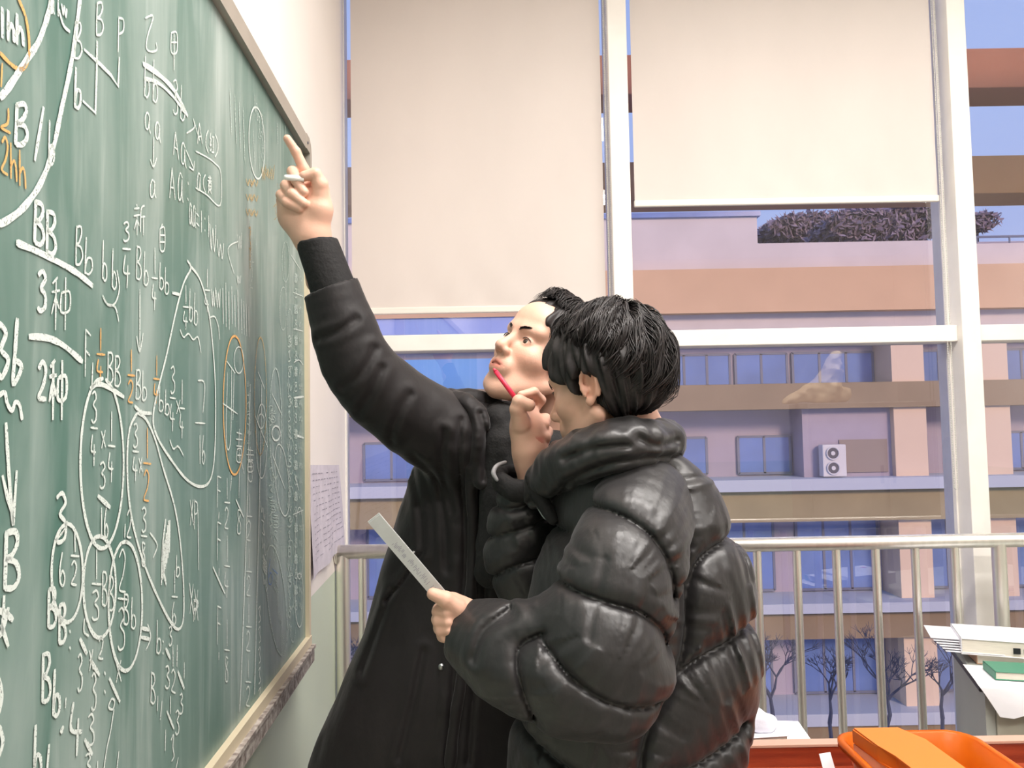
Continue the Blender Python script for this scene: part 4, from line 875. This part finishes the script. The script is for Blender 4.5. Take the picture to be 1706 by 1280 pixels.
# open the sleeve end and the neck
ce, cd = np.array(W(553, 478, 1.43)), np.array(W(540, 425, 1.42))-np.array(W(566, 530, 1.44)); cd /= np.linalg.norm(cd)
def plane(p, n_): return lambda x, y, z: (x-p[0])*n_[0]+(y-p[1])*n_[1]+(z-p[2])*n_[2]
cdt = cd+np.array([-.15, 0, 0]); cdt /= np.linalg.norm(cdt)
g.put(lambda x, y, z: np.maximum(plane(ce+cdt*.002, cdt)(x, y, z)*1, -9), ce-.09, ce+.09, 0, 'i', 0) if 0 else None
g.put(lambda x, y, z: -plane(ce, cdt)(x, y, z), ce-.075, ce+.085, 0, 's', 0) if 0 else g.put(lambda x, y, z: -plane(ce, cdt)(x, y, z), ce-.085, ce+.10, .001, 's', 0)
g.cap(ce-cdt*.02, ce+cdt*.03, .042, .044, .004, 's')
g.ell(W(880, 690, 1.62), (.075, .07, .07), None, .01, 's')
V, Q = g.mesh(); coat = np_mesh('coat', V, Q, M_coat, pa, orgA)
from mathutils.bvhtree import BVHTree
def caster(V, Q):
    t = BVHTree.FromPolygons([tuple(v) for v in V], [tuple(int(i) for i in q) for q in Q])
    def on(px, py, off=.002):
        e_ = Vector((0, 0, EYE)); d = (W(px, py, 1)-e_).normalized(); h = t.ray_cast(e_, d)[0]; return (h if h else W(px, py, 1.55))-d*off
    return on
onA = caster(V, Q)
# knitted inner cuff
g = Grid(ce-.12, ce+.14, .003); c0 = ce-cdt*.03; c1 = np.array(W(527, 402, 1.425))
g.cap(c0, c1, .0435, .0375, .004); g.put(lambda x, y, z: -plane(c1, (c1-c0+np.array([.02, 0, .0]))/np.linalg.norm(c1-c0))(x, y, z), g.lo, ce+.14, .002, 's', 0); g.cap(c0, c1+(c1-c0), .030, .022, .003, 's')
g.d += g.noise((.012, .012, .05), 3)*.0008
V, Q = g.mesh(); np_mesh('inner_cuff', V, Q, M_inner, pa, orgA)
# collar of the coat: lapel fold and standing inner collar
def sculpt(name, chains, m, parent, org, h=.003, k=.012, bump=.0015, seed=1, flat=None, wrs=(), wy=1.4, sub=()):
    allp = np.array([p for P, R_ in chains for p in P]); R0 = max(max(R_) for P, R_ in chains)+.02; g = Grid(allp.min(0)-R0, allp.max(0)+R0, h)
    for P, R_ in chains: g.chain(P, R_, k, n=4 if len(P) > 2 else 0)
    for P, R_ in sub: g.chain(P, R_, .006, n=4 if len(P) > 2 else 0, op='s')
    g.d -= g.noise((.018, .018, .03), seed)*bump
    if wrs: D, U_ = seam2d(g.ax[0], g.ax[2], [PX(f_, wy) for f_ in wrs]); g.d += (.005*np.exp(-(D/.005)**2)-.003*np.exp(-((D-.014)/.009)**2))[:, None, :].astype(np.float32)
    V, Q = g.mesh(); return np_mesh(name, V, Q, m, parent, org)
sculpt('inner_collar', [(P3((835, 700, 1.54), (862, 728, 1.54), (905, 745, 1.56), (960, 740, 1.62), (970, 715, 1.70), (905, 700, 1.72), (850, 695, 1.66), (830, 697, 1.58), (835, 700, 1.54)), [.034]*9), (P3((840, 740, 1.54), (838, 830, 1.53), (820, 950, 1.52)), [.05, .045, .035])], M_inner, pa, orgA, bump=.002)
sculpt('collar', [(P3((748, 664, 1.56), (776, 672, 1.535), (796, 700, 1.515), (793, 740, 1.505))+[tuple(onA(*q, .004)) for q in ((786, 800), (788, 880), (786, 960), (780, 1040), (770, 1120), (758, 1200), (750, 1275))], [.016, .020, .021, .018, .013, .011, .011, .011, .011, .011, .011]), (P3((750, 664, 1.57), (790, 668, 1.585), (820, 684, 1.60)), [.018, .024, .026]), (P3((820, 684, 1.60), (806, 730, 1.54), (806, 800, 1.515)), [.026, .026, .018])], M_coat, pa, orgA, bump=.002, wrs=[[(745, 672), (775, 690), (786, 720), (779, 770)], [(800, 690), (812, 740), (806, 800)]], wy=1.5)
z = MB(orgA); zp = onA(691, 919, .004); zq = onA(683, 931, .006); z.tube([zp, zq], [.0035, .005], 8).build('zip_pull', M_zip, pa, smooth=True)
z = MB(orgA); zp = onA(735, 1112, .003); z.tube([zp, zp+Vector((0, .006, 0))], [.0062, .0065], 14).build('snap_button', M_zip, pa, smooth=True)
lower_body(W(850, 900, 1.64).x-.10, 1.73, .78, pa, orgA, .72)
# piece of chalk held in the pointing hand
a, b = W(474, 295.5, 1.383), W(507, 298, 1.386)
MB().tube([a, a.lerp(b, .1), b], [.0044, .0052, .0052], 14).build('chalk_stick', mat('chalk_stick_white', (245, 245, 240), .9), smooth=True, label='short stick of white chalk held in the raised pointing hand', cat='chalk')
# ======== person in the puffer jacket
orgB = Vector((W(1030, 1000, 1.33).x, 1.36, 0))
pb = empty('person', orgB, label='person in a short black puffer jacket, back half turned, holding a red pen', cat='person')
hB = Head(W(1007, 647, 1.31), (-.80, .52, -.22), (-.12, .10, .98), .93)
nk = P3((1035, 665, 1.33), (1050, 730, 1.36), (1045, 800, 1.36)); gB = hB.build((nk, [.05, .055, .065])); hv = gB.mesh()
c5 = C4(780, 470, 3.657); YB = 1.40
gh = hgrid(835, 640, 930, 830, YB, .10)
hand(gh, c5([(385, 1230, 1.42, .024), (370, 1090, 1.415, .0225), (368, 1020, 1.41, .024)]),
     [c5([(368, 1020, 1.41, .024), (335, 900, 1.405, .020), (318, 800, 1.40, .017)]), c5([(380, 1000, 1.415, .024), (380, 900, 1.42, .022), (370, 800, 1.425, .018)]), c5([(390, 1000, 1.42, .022), (410, 900, 1.43, .018)])],
     [c5([(370, 800, 1.43, .013), (440, 720, 1.435, .0098), (400, 672, 1.415, .0090), (325, 690, 1.398, .0078)]),
      c5([(385, 840, 1.43, .013), (470, 835, 1.44, .0102), (462, 870, 1.42, .0096), (400, 862, 1.41, .0085)]),
      c5([(395, 900, 1.43, .013), (480, 912, 1.435, .0105), (470, 950, 1.41, .0096), (420, 935, 1.40, .0085)]),
      c5([(400, 960, 1.43, .011), (465, 975, 1.43, .0086), (440, 985, 1.41, .0078)])],
     c5([(325, 870, 1.39, .018), (300, 775, 1.375, .0135), (310, 728, 1.37, .0118), (372, 752, 1.372, .0108)]), .0035)
hvR = gh.mesh()
c1_ = C4(700, 660, 2.064); gh = hgrid(708, 965, 800, 1085, 1.20, .09)
hand(gh, c1_([(200, 800, 1.21, .026), (150, 775, 1.205, .025), (125, 765, 1.20, .023)]),
     [c1_([(150, 760, 1.20, .023), (110, 735, 1.195, .019), (100, 720, 1.19, .016)]), c1_([(150, 780, 1.21, .023), (100, 800, 1.20, .018)])],
     [c1_([(112, 730, 1.215, .012), (66, 735, 1.21, .0100), (62, 742, 1.185, .0092), (92, 748, 1.172, .0085)]),
      c1_([(110, 760, 1.215, .012), (62, 768, 1.205, .0100), (64, 776, 1.180, .0092), (95, 778, 1.170, .0085)]),
      c1_([(108, 790, 1.21, .012), (68, 798, 1.20, .0095), (72, 806, 1.178, .0088), (98, 806, 1.170, .008)]),
      c1_([(108, 815, 1.20, .011), (78, 826, 1.195, .0085), (86, 832, 1.177, .0078)])],
     c1_([(125, 730, 1.18, .015), (88, 700, 1.17, .0118), (44, 681, 1.172, .0092)]), .0035)
hvL = gh.mesh()
tr = coarse_trunk(P3((1045, 800, 1.36), (1060, 950, 1.36), (1040, 1250, 1.36)), [.09, .11, .12], [(P3((1050, 860, 1.30), (1045, 900, 1.2), (1000, 1110, 1.13), (850, 1090, 1.16), (788, 1045, 1.205)), [.06, .05, .045, .036, .026]), (P3((1000, 860, 1.42), (930, 960, 1.48), (890, 960, 1.46), (880, 810, 1.42)), [.06, .045, .035, .024])])
V, Q = joinVQ([hv, hvR, hvL, tr]); np_mesh('body', V, Q, M_skin, pb, orgB, col=hB.color(V))
for a in (-1, 1): hB.eye(a, hB.M[1]+np.array([0, 0, -.1]), pb, orgB)
brows(hB, pb, orgB); lashes(hB, pb, orgB)
def cutB(g, hd, q, M):
    g.ell(hd.p(0, .112, -.032), np.array([.16, .085, .100])*q, M, .008, 's')
    g.ell(hd.p(0, .064, -.070), np.array([.17, .090, .094])*q, M, .010, 's')
    g.ell(hd.p(0, -.06, -.13), np.array([.12, .10, .07])*q, M, .012, 's')
    for a in (-1, 1): g.ell(hd.p(a*.092, -.004, -.018), np.array([.035, .024, .042])*q, M, .006, 's')
V, Q = hair_shell(hB, .027, cutB, seed=21, grooves=.0045)
def endB(ph, t1, t2, cr):
    d = math.cos(ph)*t1+math.sin(ph)*t2; f_ = d[1]; return 1.50+.52*max(0, -f_)-.22*max(0, f_)-.12*abs(d[0])
rng = np.random.RandomState(8)
sv = hB.strands(3000, skull, (.05, -.45, .85), rng, r=.0013, lift=.031, end=endB, seg=10)
V, Q = joinVQ([(V, Q), sv]); np_mesh('hair', V, Q, M_hair, pb, orgB)
# jacket: trunk
Yb = 1.36; sc2 = Yb/F
def zb(py): return W(1060, py, Yb).z
ss = [(1430, 1012, 165, .165), (1340, 1018, 178, .175), (1280, 1022, 178, .18), (1200, 1040, 190, .185), (1100, 1055, 188, .185), (1000, 1062, 178, .18), (930, 1064, 165, .175), (860, 1062, 145, .165), (800, 1052, 120, .14), (765, 1045, 90, .11), (740, 1040, 60, .08)]
gt = Grid((W(800, 1280, Yb).x-.05, 1.10, zb(1440)), (W(1260, 900, Yb).x+.06, 1.62, zb(700)), .0042)
gt.loft([zb(a) for a, *_ in ss], [W(b, 900, Yb).x for _, b, *_ in ss], [1.345]*11, [(c_-24)*sc2 for _, _, c_, _ in ss], [(d_-.012)*.86 for *_, d_ in ss], yaw=.35, p=2.5)
gt.d -= gt.noise((.07, .07, .09), 31)*.004
arm_line = [(1118, 790), (1126, 860), (1130, 960), (1126, 1060), (1100, 1130), (1062, 1200), (1050, 1290)]
tse = [arm_line, [(1130, 985), (1150, 930), (1200, 903), (1262, 893)], [(1112, 1108), (1150, 1082), (1225, 1058), (1270, 1048)], [(1060, 1272), (1120, 1266), (1190, 1242), (1250, 1218)], [(850, 1228), (900, 1240), (960, 1262), (1040, 1275)], [(860, 900), (950, 890)]]
puff(gt, [PX(f_, 1.26) for f_ in tse], .024, .017, .0060, wl=.11, ws=.012, seed=2)
gt.ell(W(1045, 735, 1.36), (.085, .085, .075), None, .01, 's')
V1, Q1 = gt.mesh()
# near sleeve
gs = Grid((W(720, 1100, 1.1).x-.03, .96, W(900, 1260, 1.1).z-.02), (W(1150, 900, 1.15).x+.04, 1.36, W(1000, 790, 1.15).z+.04), .0036)
gs.chain(P3((1068, 850, 1.27), (1050, 905, 1.19), (1022, 1000, 1.145), (1000, 1105, 1.13)), [.072, .074, .078, .078], .04, n=5)
gs.chain(P3((1000, 1105, 1.13), (930, 1112, 1.135), (850, 1088, 1.165), (782, 1052, 1.205)), [.078, .070, .058, .034], .05, n=5)
gs.d -= gs.noise((.06, .06, .06), 41)*.004
sse = [[(925, 935), (950, 885), (985, 857), (1040, 866), (1090, 898), (1124, 952), (1136, 1010)], [(895, 980), (945, 984), (1000, 998), (1060, 1016), (1105, 1055), (1120, 1090)],
       [(902, 1068), (940, 1108), (985, 1142), (1040, 1166), (1100, 1178)], [(905, 1062), (870, 1082), (862, 1112), (874, 1160), (892, 1210)]]
D1, _ = seam2d(gs.ax[0], gs.ax[2], [PX([(850, 1030), (805, 1060), (788, 1105)], 1.1)])
puff(gs, [PX(f_, 1.08) for f_ in sse], .016, .012, .0044, wl=.09, ws=.012, seed=7)
gs.d += (.006*np.exp(-(D1/.006)**2)-.003*np.exp(-((D1-.014)/.009)**2))[:, None, :].astype(np.float32)
cw = np.array(W(774, 1046, 1.21)); cdir = np.array(W(774, 1046, 1.21))-np.array(W(850, 1088, 1.165)); cdir /= np.linalg.norm(cdir)
gs.put(lambda x, y, z: -plane(cw, cdir)(x, y, z), cw-.085, cw+.085, .002, 's', 0); gs.cap(cw-cdir*.02, cw+cdir*.03, .026, .028, .006, 's')
V2, Q2 = gs.mesh()
# far sleeve
gf = Grid((W(790, 1000, 1.42).x-.02, 1.30, W(900, 1060, 1.42).z-.02), (W(1010, 900, 1.42).x+.02, 1.62, W(900, 760, 1.42).z+.03), .0042)
gf.chain(P3((878, 808, 1.425), (868, 860, 1.43), (870, 930, 1.45), (905, 985, 1.47)), [.030, .048, .058, .056], .03, n=5); gf.chain(P3((905, 985, 1.47), (960, 920, 1.49), (1000, 860, 1.47)), [.058, .062, .07], .04, n=3)
gf.d -= gf.noise((.04, .04, .04), 44)*.004
puff(gf, [PX(f_, 1.38) for f_ in [[(805, 838), (850, 850), (915, 828)], [(800, 905), (850, 890), (925, 862)], [(815, 975), (860, 945), (930, 925)]]], .012, .010, .004, wl=.06, ws=.011, seed=17)
cw2 = np.array(W(876, 800, 1.425)); gf.put(lambda x, y, z: -plane(cw2, (.0, 0, 1))(x, y, z), cw2-.09, cw2+.09, .002, 's', 0); gf.cap(cw2-np.array([0, 0, .02]), cw2+np.array([0, 0, .05]), .026, .028, .004, 's')
V3, Q3 = gf.mesh()
V, Q = joinVQ([(V1, Q1), (V2, Q2), (V3, Q3)]); jk = np_mesh('puffer_jacket', V, Q, M_puffer, pb, orgB)
sculpt('cuff', [(P3((838, 800, 1.39), (862, 812, 1.372), (898, 808, 1.385), (912, 796, 1.43), (880, 786, 1.468), (842, 786, 1.45), (830, 792, 1.415), (838, 800, 1.39)), [.012]*8), (P3((832, 808, 1.40), (856, 822, 1.378), (890, 822, 1.38), (915, 810, 1.41)), [.012, .015, .015, .013])], M_inner, pb, orgB, bump=.002)
sculpt('sleeve_cord', [(P3((842, 770, 1.41), (828, 776, 1.39), (822, 788, 1.38), (828, 800, 1.378)), [.003, .0035, .004, .003])], mat('grey_cord', (150, 148, 150), .6), pb, orgB, h=.0014, k=.002, bump=.0)
sculpt('collar', [(P3((903, 815, 1.375), (932, 784, 1.31), (980, 758, 1.25), (1040, 742, 1.225), (1095, 738, 1.27), (1112, 735, 1.36), (1080, 728, 1.43), (1010, 735, 1.47), (945, 765, 1.47), (912, 800, 1.43), (903, 815, 1.375)), [.034, .036, .038, .038, .033, .033, .036, .036, .034, .034, .034]),
                  (P3((905, 800, 1.38), (925, 765, 1.33), (985, 732, 1.265), (1045, 722, 1.245), (1090, 722, 1.28), (1100, 722, 1.36)), [.022, .022, .022, .022, .02, .02])], M_puffer, pb, orgB, bump=.004, k=.02,
       wrs=[[(885, 850), (925, 845), (955, 800), (1010, 772), (1075, 762), (1140, 762)], [(940, 765), (985, 748), (1040, 742)], [(1060, 730), (1090, 742), (1135, 735)]], wy=1.23)
MB(orgB).tube(spline(P3((893, 838, 1.35), (907, 862, 1.345), (921, 868, 1.33)), 4), .0028, 6).build('zip', M_zip, pb, smooth=True)
sculpt('zip_flap', [(P3((884, 796, 1.35), (900, 830, 1.335), (922, 866, 1.32)), [.010, .013, .010])], M_inner, pb, orgB, bump=.001)
lower_body(W(1030, 1000, 1.36).x, 1.37, .84, pb, orgB)
# red pen and folded paper strip
M_red = mat('red_pen', (236, 52, 82), .35)
p0, p1 = W(822, 614, 1.395), W(868, 676, 1.395)
rp_ = empty('red_pen', p1, label='thin bright red pen pinched between thumb and fingers near the mouth', cat='pen')
MB(p1).tube([p0.lerp(p1, .08), p1], [.0042, .0046], 12).build('pen_barrel', M_red, rp_, smooth=True); MB(p1).tube([p0, p0.lerp(p1, .08)], [.0014, .0040], 12).build('pen_tip', M_red, rp_, smooth=True)
M_strip = mat('grey_paper_strip', (196, 198, 196), .7, noise=.04, nscale=50)
A_, B2_ = W(622, 862, 1.16), W(738, 998, 1.195); ax_ = (B2_-A_).normalized(); wd_ = Vector((.79, 0, .61)); wd_ = (wd_-ax_*wd_.dot(ax_)).normalized(); tn = ax_.cross(wd_)
strip = empty('folded_paper_strip', B2_, label='long narrow grey paper strip with small print held low in the left hand', cat='paper')
def strip_slab(mb, u0, u1, w0, w1, t0, t1): return mb.hexa([A_.lerp(B2_, u)+wd_*w_+tn*t for t in (t0, t1) for u, w_ in ((u0, w0), (u1, w0), (u1, w1), (u0, w1))])
strip_slab(MB(B2_), 0, 1, -.0105, .0105, -.001, .001).build('paper_layer', M_strip, strip); strip_slab(MB(B2_), .015, 1, -.0105, .010, .0012, .0022).build('paper_layer', M_strip, strip)
pm = MB(B2_)
for i in range(46):
    u = .30+i*.0125
    if random.random() < .2: continue
    w0 = random.uniform(-.006, -.001); strip_slab(pm, u, u+.0045, w0, w0+random.uniform(.003, .008), .0023, .0025)
pm.build('small_print', M_ink, strip, kind='stuff')
# ---------------------------------------------------------------- desks and what lies on them
M_wood = mat('red_brown_wood', (158, 66, 34), .45, rgb2=(128, 46, 22), nscale=5, stretch=(1, 6, 12), bump=.1, coat=.2)
M_wedge = mat('pale_desk_edge', (196, 160, 140), .5)
def desk(name, x0, x1, y0, y1, zt, m, label, panel=0):
    r = empty(name, ((x0+x1)/2, (y0+y1)/2, 0), label=label, cat='desk'); o = r.location.copy()
    MB(o).box((x0, y0, zt-.025), (x1, y1, zt), .003).build('desktop', m, r)
    for xx in (x0+.01, x1-.03): MB(o).box((xx, y0+.03, 0), (xx+.02, y1-.03, zt-.025)).build('side_panel', m, r)
    MB(o).box((x0+.03, y0+.05, .3), (x1-.03, y0+.068, zt-.025)).build('modesty_panel', m, r)
    return r, o
dk, o = desk('wooden_desk', .40, 1.12, 1.02, 1.615, .735, M_wood, 'red-brown wooden desk with raised back board under the orange basket')
zt = W(1290, 1236, 1.63).z
MB(o).box((.40, 1.615, .3), (1.12, 1.64, zt-.006), .002).build('back_board', M_wood, dk); MB(o).box((.40, 1.613, zt-.006), (1.12, 1.642, zt), .001).build('board_edge', M_wedge, dk)
MB(o).box((.40, 1.64, .60), (1.12, 1.97, .62), .002).build('rear_shelf', M_wood, dk)
for xx in (.41, 1.09): MB(o).box((xx, 1.64, 0), (xx+.02, 1.96, .60)).build('side_panel', M_wood, dk)
M_white = mat('white_paper', (240, 240, 244), .7, bump=.1, bscale=30); M_page = mat('page_edges', (226, 220, 206), .8, noise=.1, nscale=200, stretch=(.1, .1, 6))
def sheet(name, P, m, parent=None, org=(0, 0, 0), thick=.0012, n=8, wob=.004, **k):
    """bent sheet of paper over four corner points"""
    P = [Vector(p) for p in P]; b = MB(org); g_ = []
    for j in range(n+1):
        row = []
        for i in range(n+1):
            u, v = i/n, j/n; p = P[0].lerp(P[1], u).lerp(P[3].lerp(P[2], u), v); p.z += wob*math.sin(u*5+v*3)*math.sin(v*4+1); row.append(b.b.verts.new(p-Vector(org)))
        g_.append(row)
    for j in range(n):
        for i in range(n): b.b.faces.new((g_[j][i], g_[j][i+1], g_[j+1][i+1], g_[j+1][i]))
    bmesh.ops.solidify(b.b, geom=b.b.faces[:], thickness=thick); return b.build(name, m, parent, smooth=True, **k)
def stack(name, c, w_, d_, h_, rz_, m, label, cat, group=None, cover=None, n=1):
    r = empty(name, c, rz_, label=label, cat=cat, group=group)
    MB().box((-w_/2+.003, -d_/2+.003, .002), (w_/2-.003, d_/2-.003, h_-.002)).build('pages', M_page, r)
    MB().box((-w_/2, -d_/2, h_-.002), (w_/2, d_/2, h_), .0006).build('cover', m, r); MB().box((-w_/2, -d_/2, 0), (w_/2, d_/2, .002), .0006).build('cover', m, r); MB().box((-w_/2, -d_/2, 0), (-w_/2+.002, d_/2, h_)).build('spine', m, r)
    return r
pz = .621
stack('paper_stack', (W(1250, 1200, 1.80).x, 1.80, pz), .12, .13, .125, .1, M_white, 'stack of white papers on the desk beside the puffer jacket', 'papers')
stack('paper_stack', (W(1318, 1218, 1.82).x, 1.82, pz), .062, .12, .105, -.1, M_white, 'thin stack of white sheets nearer the orange basket', 'papers')
cr = empty('crumpled_bag', (W(1240, 1200, 1.78).x, 1.79, pz+.1255), label='crumpled white plastic bag lying on the paper stack', cat='bag')
g = Grid((-.09, -.07, -.005), (.10, .07, .09), .0035); g.ell((-.02, 0, .02), (.06, .045, .034)); g.ell((.035, 0, .012), (.04, .04, .02), k=.02); g.d -= g.noise((.02, .02, .02), 6)*.008; g.put(lambda x, y, z: z-.0005+0*x+0*y, g.lo, (.1, .07, .09), 0, 's', 0) if 0 else g.put(lambda x, y, z: .0006-z+0*x+0*y, g.lo, (.1, .07, .09), 0, 'i', 0)
V, Q = g.mesh(); np_mesh('bag_body', V, Q, mat('white_plastic', (236, 238, 250), .35, bump=.3, bscale=40), cr)
# orange basket
M_or = mat('orange_plastic', (240, 128, 26), .35, sss=.1, spec=.5)
zr = W(1490, 1216, 1.5).z
bk = empty('orange_basket', (.725, 1.33, .736), label='orange plastic basket with rolled rim on the near wooden desk', cat='basket'); o = bk.location.copy()
def rrect(x0, x1, y0, y1, r_, z, n=6):
    out = []
    for cx_, cy_, a0 in ((x1-r_, y1-r_, 0), (x0+r_, y1-r_, 90), (x0+r_, y0+r_, 180), (x1-r_, y0+r_, 270)):
        for i in range(n+1): a = math.radians(a0+90*i/n); out.append(Vector((cx_+r_*math.cos(a), cy_+r_*math.sin(a), z)))
    return out
bx0_, bx1_ = W(1400, 1225, 1.48).x, W(1600, 1222, 1.48).x+.01; by0_, by1_ = 1.17, 1.49
rows = [rrect(bx0_+.025, bx1_-.025, by0_+.025, by1_-.025, .03, .7405), rrect(bx0_+.012, bx1_-.012, by0_+.012, by1_-.012, .035, .79), rrect(bx0_, bx1_, by0_, by1_, .04, zr-.004), rrect(bx0_-.006, bx1_+.006, by0_-.006, by1_+.006, .045, zr), rrect(bx0_-.013, bx1_+.013, by0_-.013, by1_+.013, .05, zr-.003), rrect(bx0_-.013, bx1_+.013, by0_-.013, by1_+.013, .05, zr-.014)]
b = MB(o); rv = [[b.b.verts.new(p-o) for p in r_] for r_ in rows]; N_ = len(rv[0])
for r1, r2 in zip(rv, rv[1:]):
    for i in range(N_): b.b.faces.new((r1[i], r1[(i+1) % N_], r2[(i+1) % N_], r2[i]))
b.b.faces.new(rv[0]); bmesh.ops.solidify(b.b, geom=b.b.faces[:], thickness=.0022); b.build('basket_body', M_or, bk, smooth=True)
# box in the basket
ob = empty('orange_box', (W(1505, 1230, 1.36).x, 1.34, .7445), .0, label='orange topped cardboard box standing inside the orange basket', cat='box')
zb2_ = W(1480, 1212, 1.44).z-.7445
prof = [(-.052, .10), (.030, .10), (.052, .045), (.056, -.12), (-.030, -.12), (-.030, -.02), (-.042, .02)]
def prism(mb, P, z0, z1):
    a = [mb.b.verts.new((x, y, z0)) for x, y in P]; c = [mb.b.verts.new((x, y, z1)) for x, y in P]; n = len(P); mb.b.faces.new(c); mb.b.faces.new(a[::-1])
    for i in range(n): mb.b.faces.new((a[i], a[(i+1) % n], c[(i+1) % n], c[i]))
    return mb
prism(MB(), prof, .0, zb2_-.028).build('box_body', mat('pink_white_card', (232, 196, 170), .6), ob)
m_ = prism(MB(), [(x*1.03, y*1.02) for x, y in prof], zb2_-.028, zb2_); bmesh.ops.bevel(m_.b, geom=m_.b.edges[:], offset=.003, segments=2, affect='EDGES'); m_.build('box_lid', mat('orange_card', (226, 122, 40), .5), ob)
sheet('loose_sheet', [W(1376, 1282, 1.55), W(1402, 1290, 1.52), W(1400, 1252, 1.52), W(1378, 1258, 1.55)], M_white, org=(0, 0, 0), n=4, wob=0, label='small white paper corner standing between desk board and basket', cat='paper') if 0 else None
lsx = W(1388, 1290, 1.53)
ls = empty('loose_sheet', (lsx.x, 1.53, .736), label='small white paper card standing between back board and basket', cat='paper')
MB().hexa([(-.012, 0, 0), (.012, 0, 0), (.012, .001, 0), (-.012, .001, 0), (-.014, .03, .045), (.008, .03, .048), (.008, .031, .048), (-.014, .031, .045)]).build('card', M_white, ls)
# grey teacher's desk at the right, turned a little
M_gd = mat('grey_desk_metal', (176, 180, 172), .5, noise=.03, nscale=6); M_blk = mat('black_rim', (34, 34, 38), .4)
gc = W(1634, 1138, 2.15); GR = -.33; gz_ = gc.z
gd = empty('grey_desk', (gc.x, gc.y, 0), GR, label='grey metal desk with dark rim at the right edge, piled with books', cat='desk')
MB().box((0, 0, gz_-.03), (1.2, .45, gz_), .008).build('desktop', M_gd, gd); MB().box((-.006, -.006, gz_-.024), (1.206, .456, gz_-.012), .004).build('dark_rim', M_blk, gd)
MB().box((.012, .02, 0), (.035, .43, gz_-.03)).build('side_panel', M_gd, gd); MB().box((1.15, .02, 0), (1.175, .43, gz_-.03)).build('side_panel', M_gd, gd)
dw = MB().box((.036, .012, gz_-.17), (.45, .4, gz_-.035), .003).build('drawer', mat('beige_drawer', (186, 184, 168), .5), gd)
MB().box((.16, -.002, gz_-.10), (.22, .012, gz_-.09), .002).build('handle', M_blk, dw)
for q in (.05, .47): MB().box((q, .05, 0), (q+.025, .08, gz_-.17)).build('leg', M_gd, gd)
M_green = mat('green_cover', (74, 140, 112), .5); M_tan = mat('tan_cover', (190, 150, 120), .6)
cg, sg = math.cos(GR), math.sin(GR)
def GL(x, y, z): return Vector((gc.x+x*cg-y*sg, gc.y+x*sg+y*cg, z))
z_ = gz_+.001
stack('green_book', GL(.095, .075, z_+.004), .12, .10, .022, GR+.08, M_green, 'green covered book near the left corner of the grey desk', 'book')
stack('green_book', GL(.30, .10, z_+.004), .18, .13, .02, GR-.05, M_green, 'second green book, cut by the right edge of the photo', 'book')
stack('tan_book', GL(.11, .25, z_), .17, .14, .028, GR+.04, M_tan, 'tan covered book under the white exercise papers', 'book')
b3 = stack('exercise_papers', GL(.12, .25, z_+.029), .26, .18, .045, GR-.03, M_white, 'thick white pile of exercise papers on top of the tan book', 'papers')
for q in range(6): MB().box((-.17-.007*q, -.09+.005*q, .004+.006*q), (-.02, .085, .0055+.006*q)).build('loose_page', M_white, b3)
MB().box((.0, -.0925, .012), (.018, -.0905, .028)).build('dark_label', M_blk, b3); MB().box((.085, -.0925, .010), (.11, -.0905, .032)).build('green_label', M_green, b3)
lt = MB()
for q in range(5): lt.box((.026+q*.011, -.0915, .014), (.030+q*.011, -.0902, .026)); lt.box((.026+q*.011, -.0915, .019), (.033+q*.011, -.0902, .021))
lt.build('small_print', M_blk, b3, kind='stuff')
MB().tube([(.09, -.05, .0445), (.09, -.05, .0465)], .010, 14).build('pink_dot', mat('pink_dot', (240, 90, 130), .5), b3)
hp = MB(); rows_ = []
for j in range(15):
    v = j/14; row = []
    for i in range(11):
        u = i/10; t = min(v/.4, 1); dr = max(0, v-.4)/.6
        y = .16-.166*t-.018*dr*math.sin(u*2.8+.4)-.004; zz_ = gz_+.0030-(.075+.035*math.sin(u*2.6+.2))*dr**1.1*(.75+.25*math.cos(u*9)) - .002*(t > .96)
        row.append(hp.b.verts.new(GL(-.012+.30*u+.02*dr*math.sin(u*3)+.05*(1-u)*dr, y, zz_)))
    rows_.append(row)
for j in range(14):
    for i in range(10): hp.b.faces.new((rows_[j][i], rows_[j][i+1], rows_[j+1][i+1], rows_[j+1][i]))
hp.build('draped_sheet', M_white, smooth=True, label='white sheet of paper drooping over the front edge of the grey desk', cat='paper')
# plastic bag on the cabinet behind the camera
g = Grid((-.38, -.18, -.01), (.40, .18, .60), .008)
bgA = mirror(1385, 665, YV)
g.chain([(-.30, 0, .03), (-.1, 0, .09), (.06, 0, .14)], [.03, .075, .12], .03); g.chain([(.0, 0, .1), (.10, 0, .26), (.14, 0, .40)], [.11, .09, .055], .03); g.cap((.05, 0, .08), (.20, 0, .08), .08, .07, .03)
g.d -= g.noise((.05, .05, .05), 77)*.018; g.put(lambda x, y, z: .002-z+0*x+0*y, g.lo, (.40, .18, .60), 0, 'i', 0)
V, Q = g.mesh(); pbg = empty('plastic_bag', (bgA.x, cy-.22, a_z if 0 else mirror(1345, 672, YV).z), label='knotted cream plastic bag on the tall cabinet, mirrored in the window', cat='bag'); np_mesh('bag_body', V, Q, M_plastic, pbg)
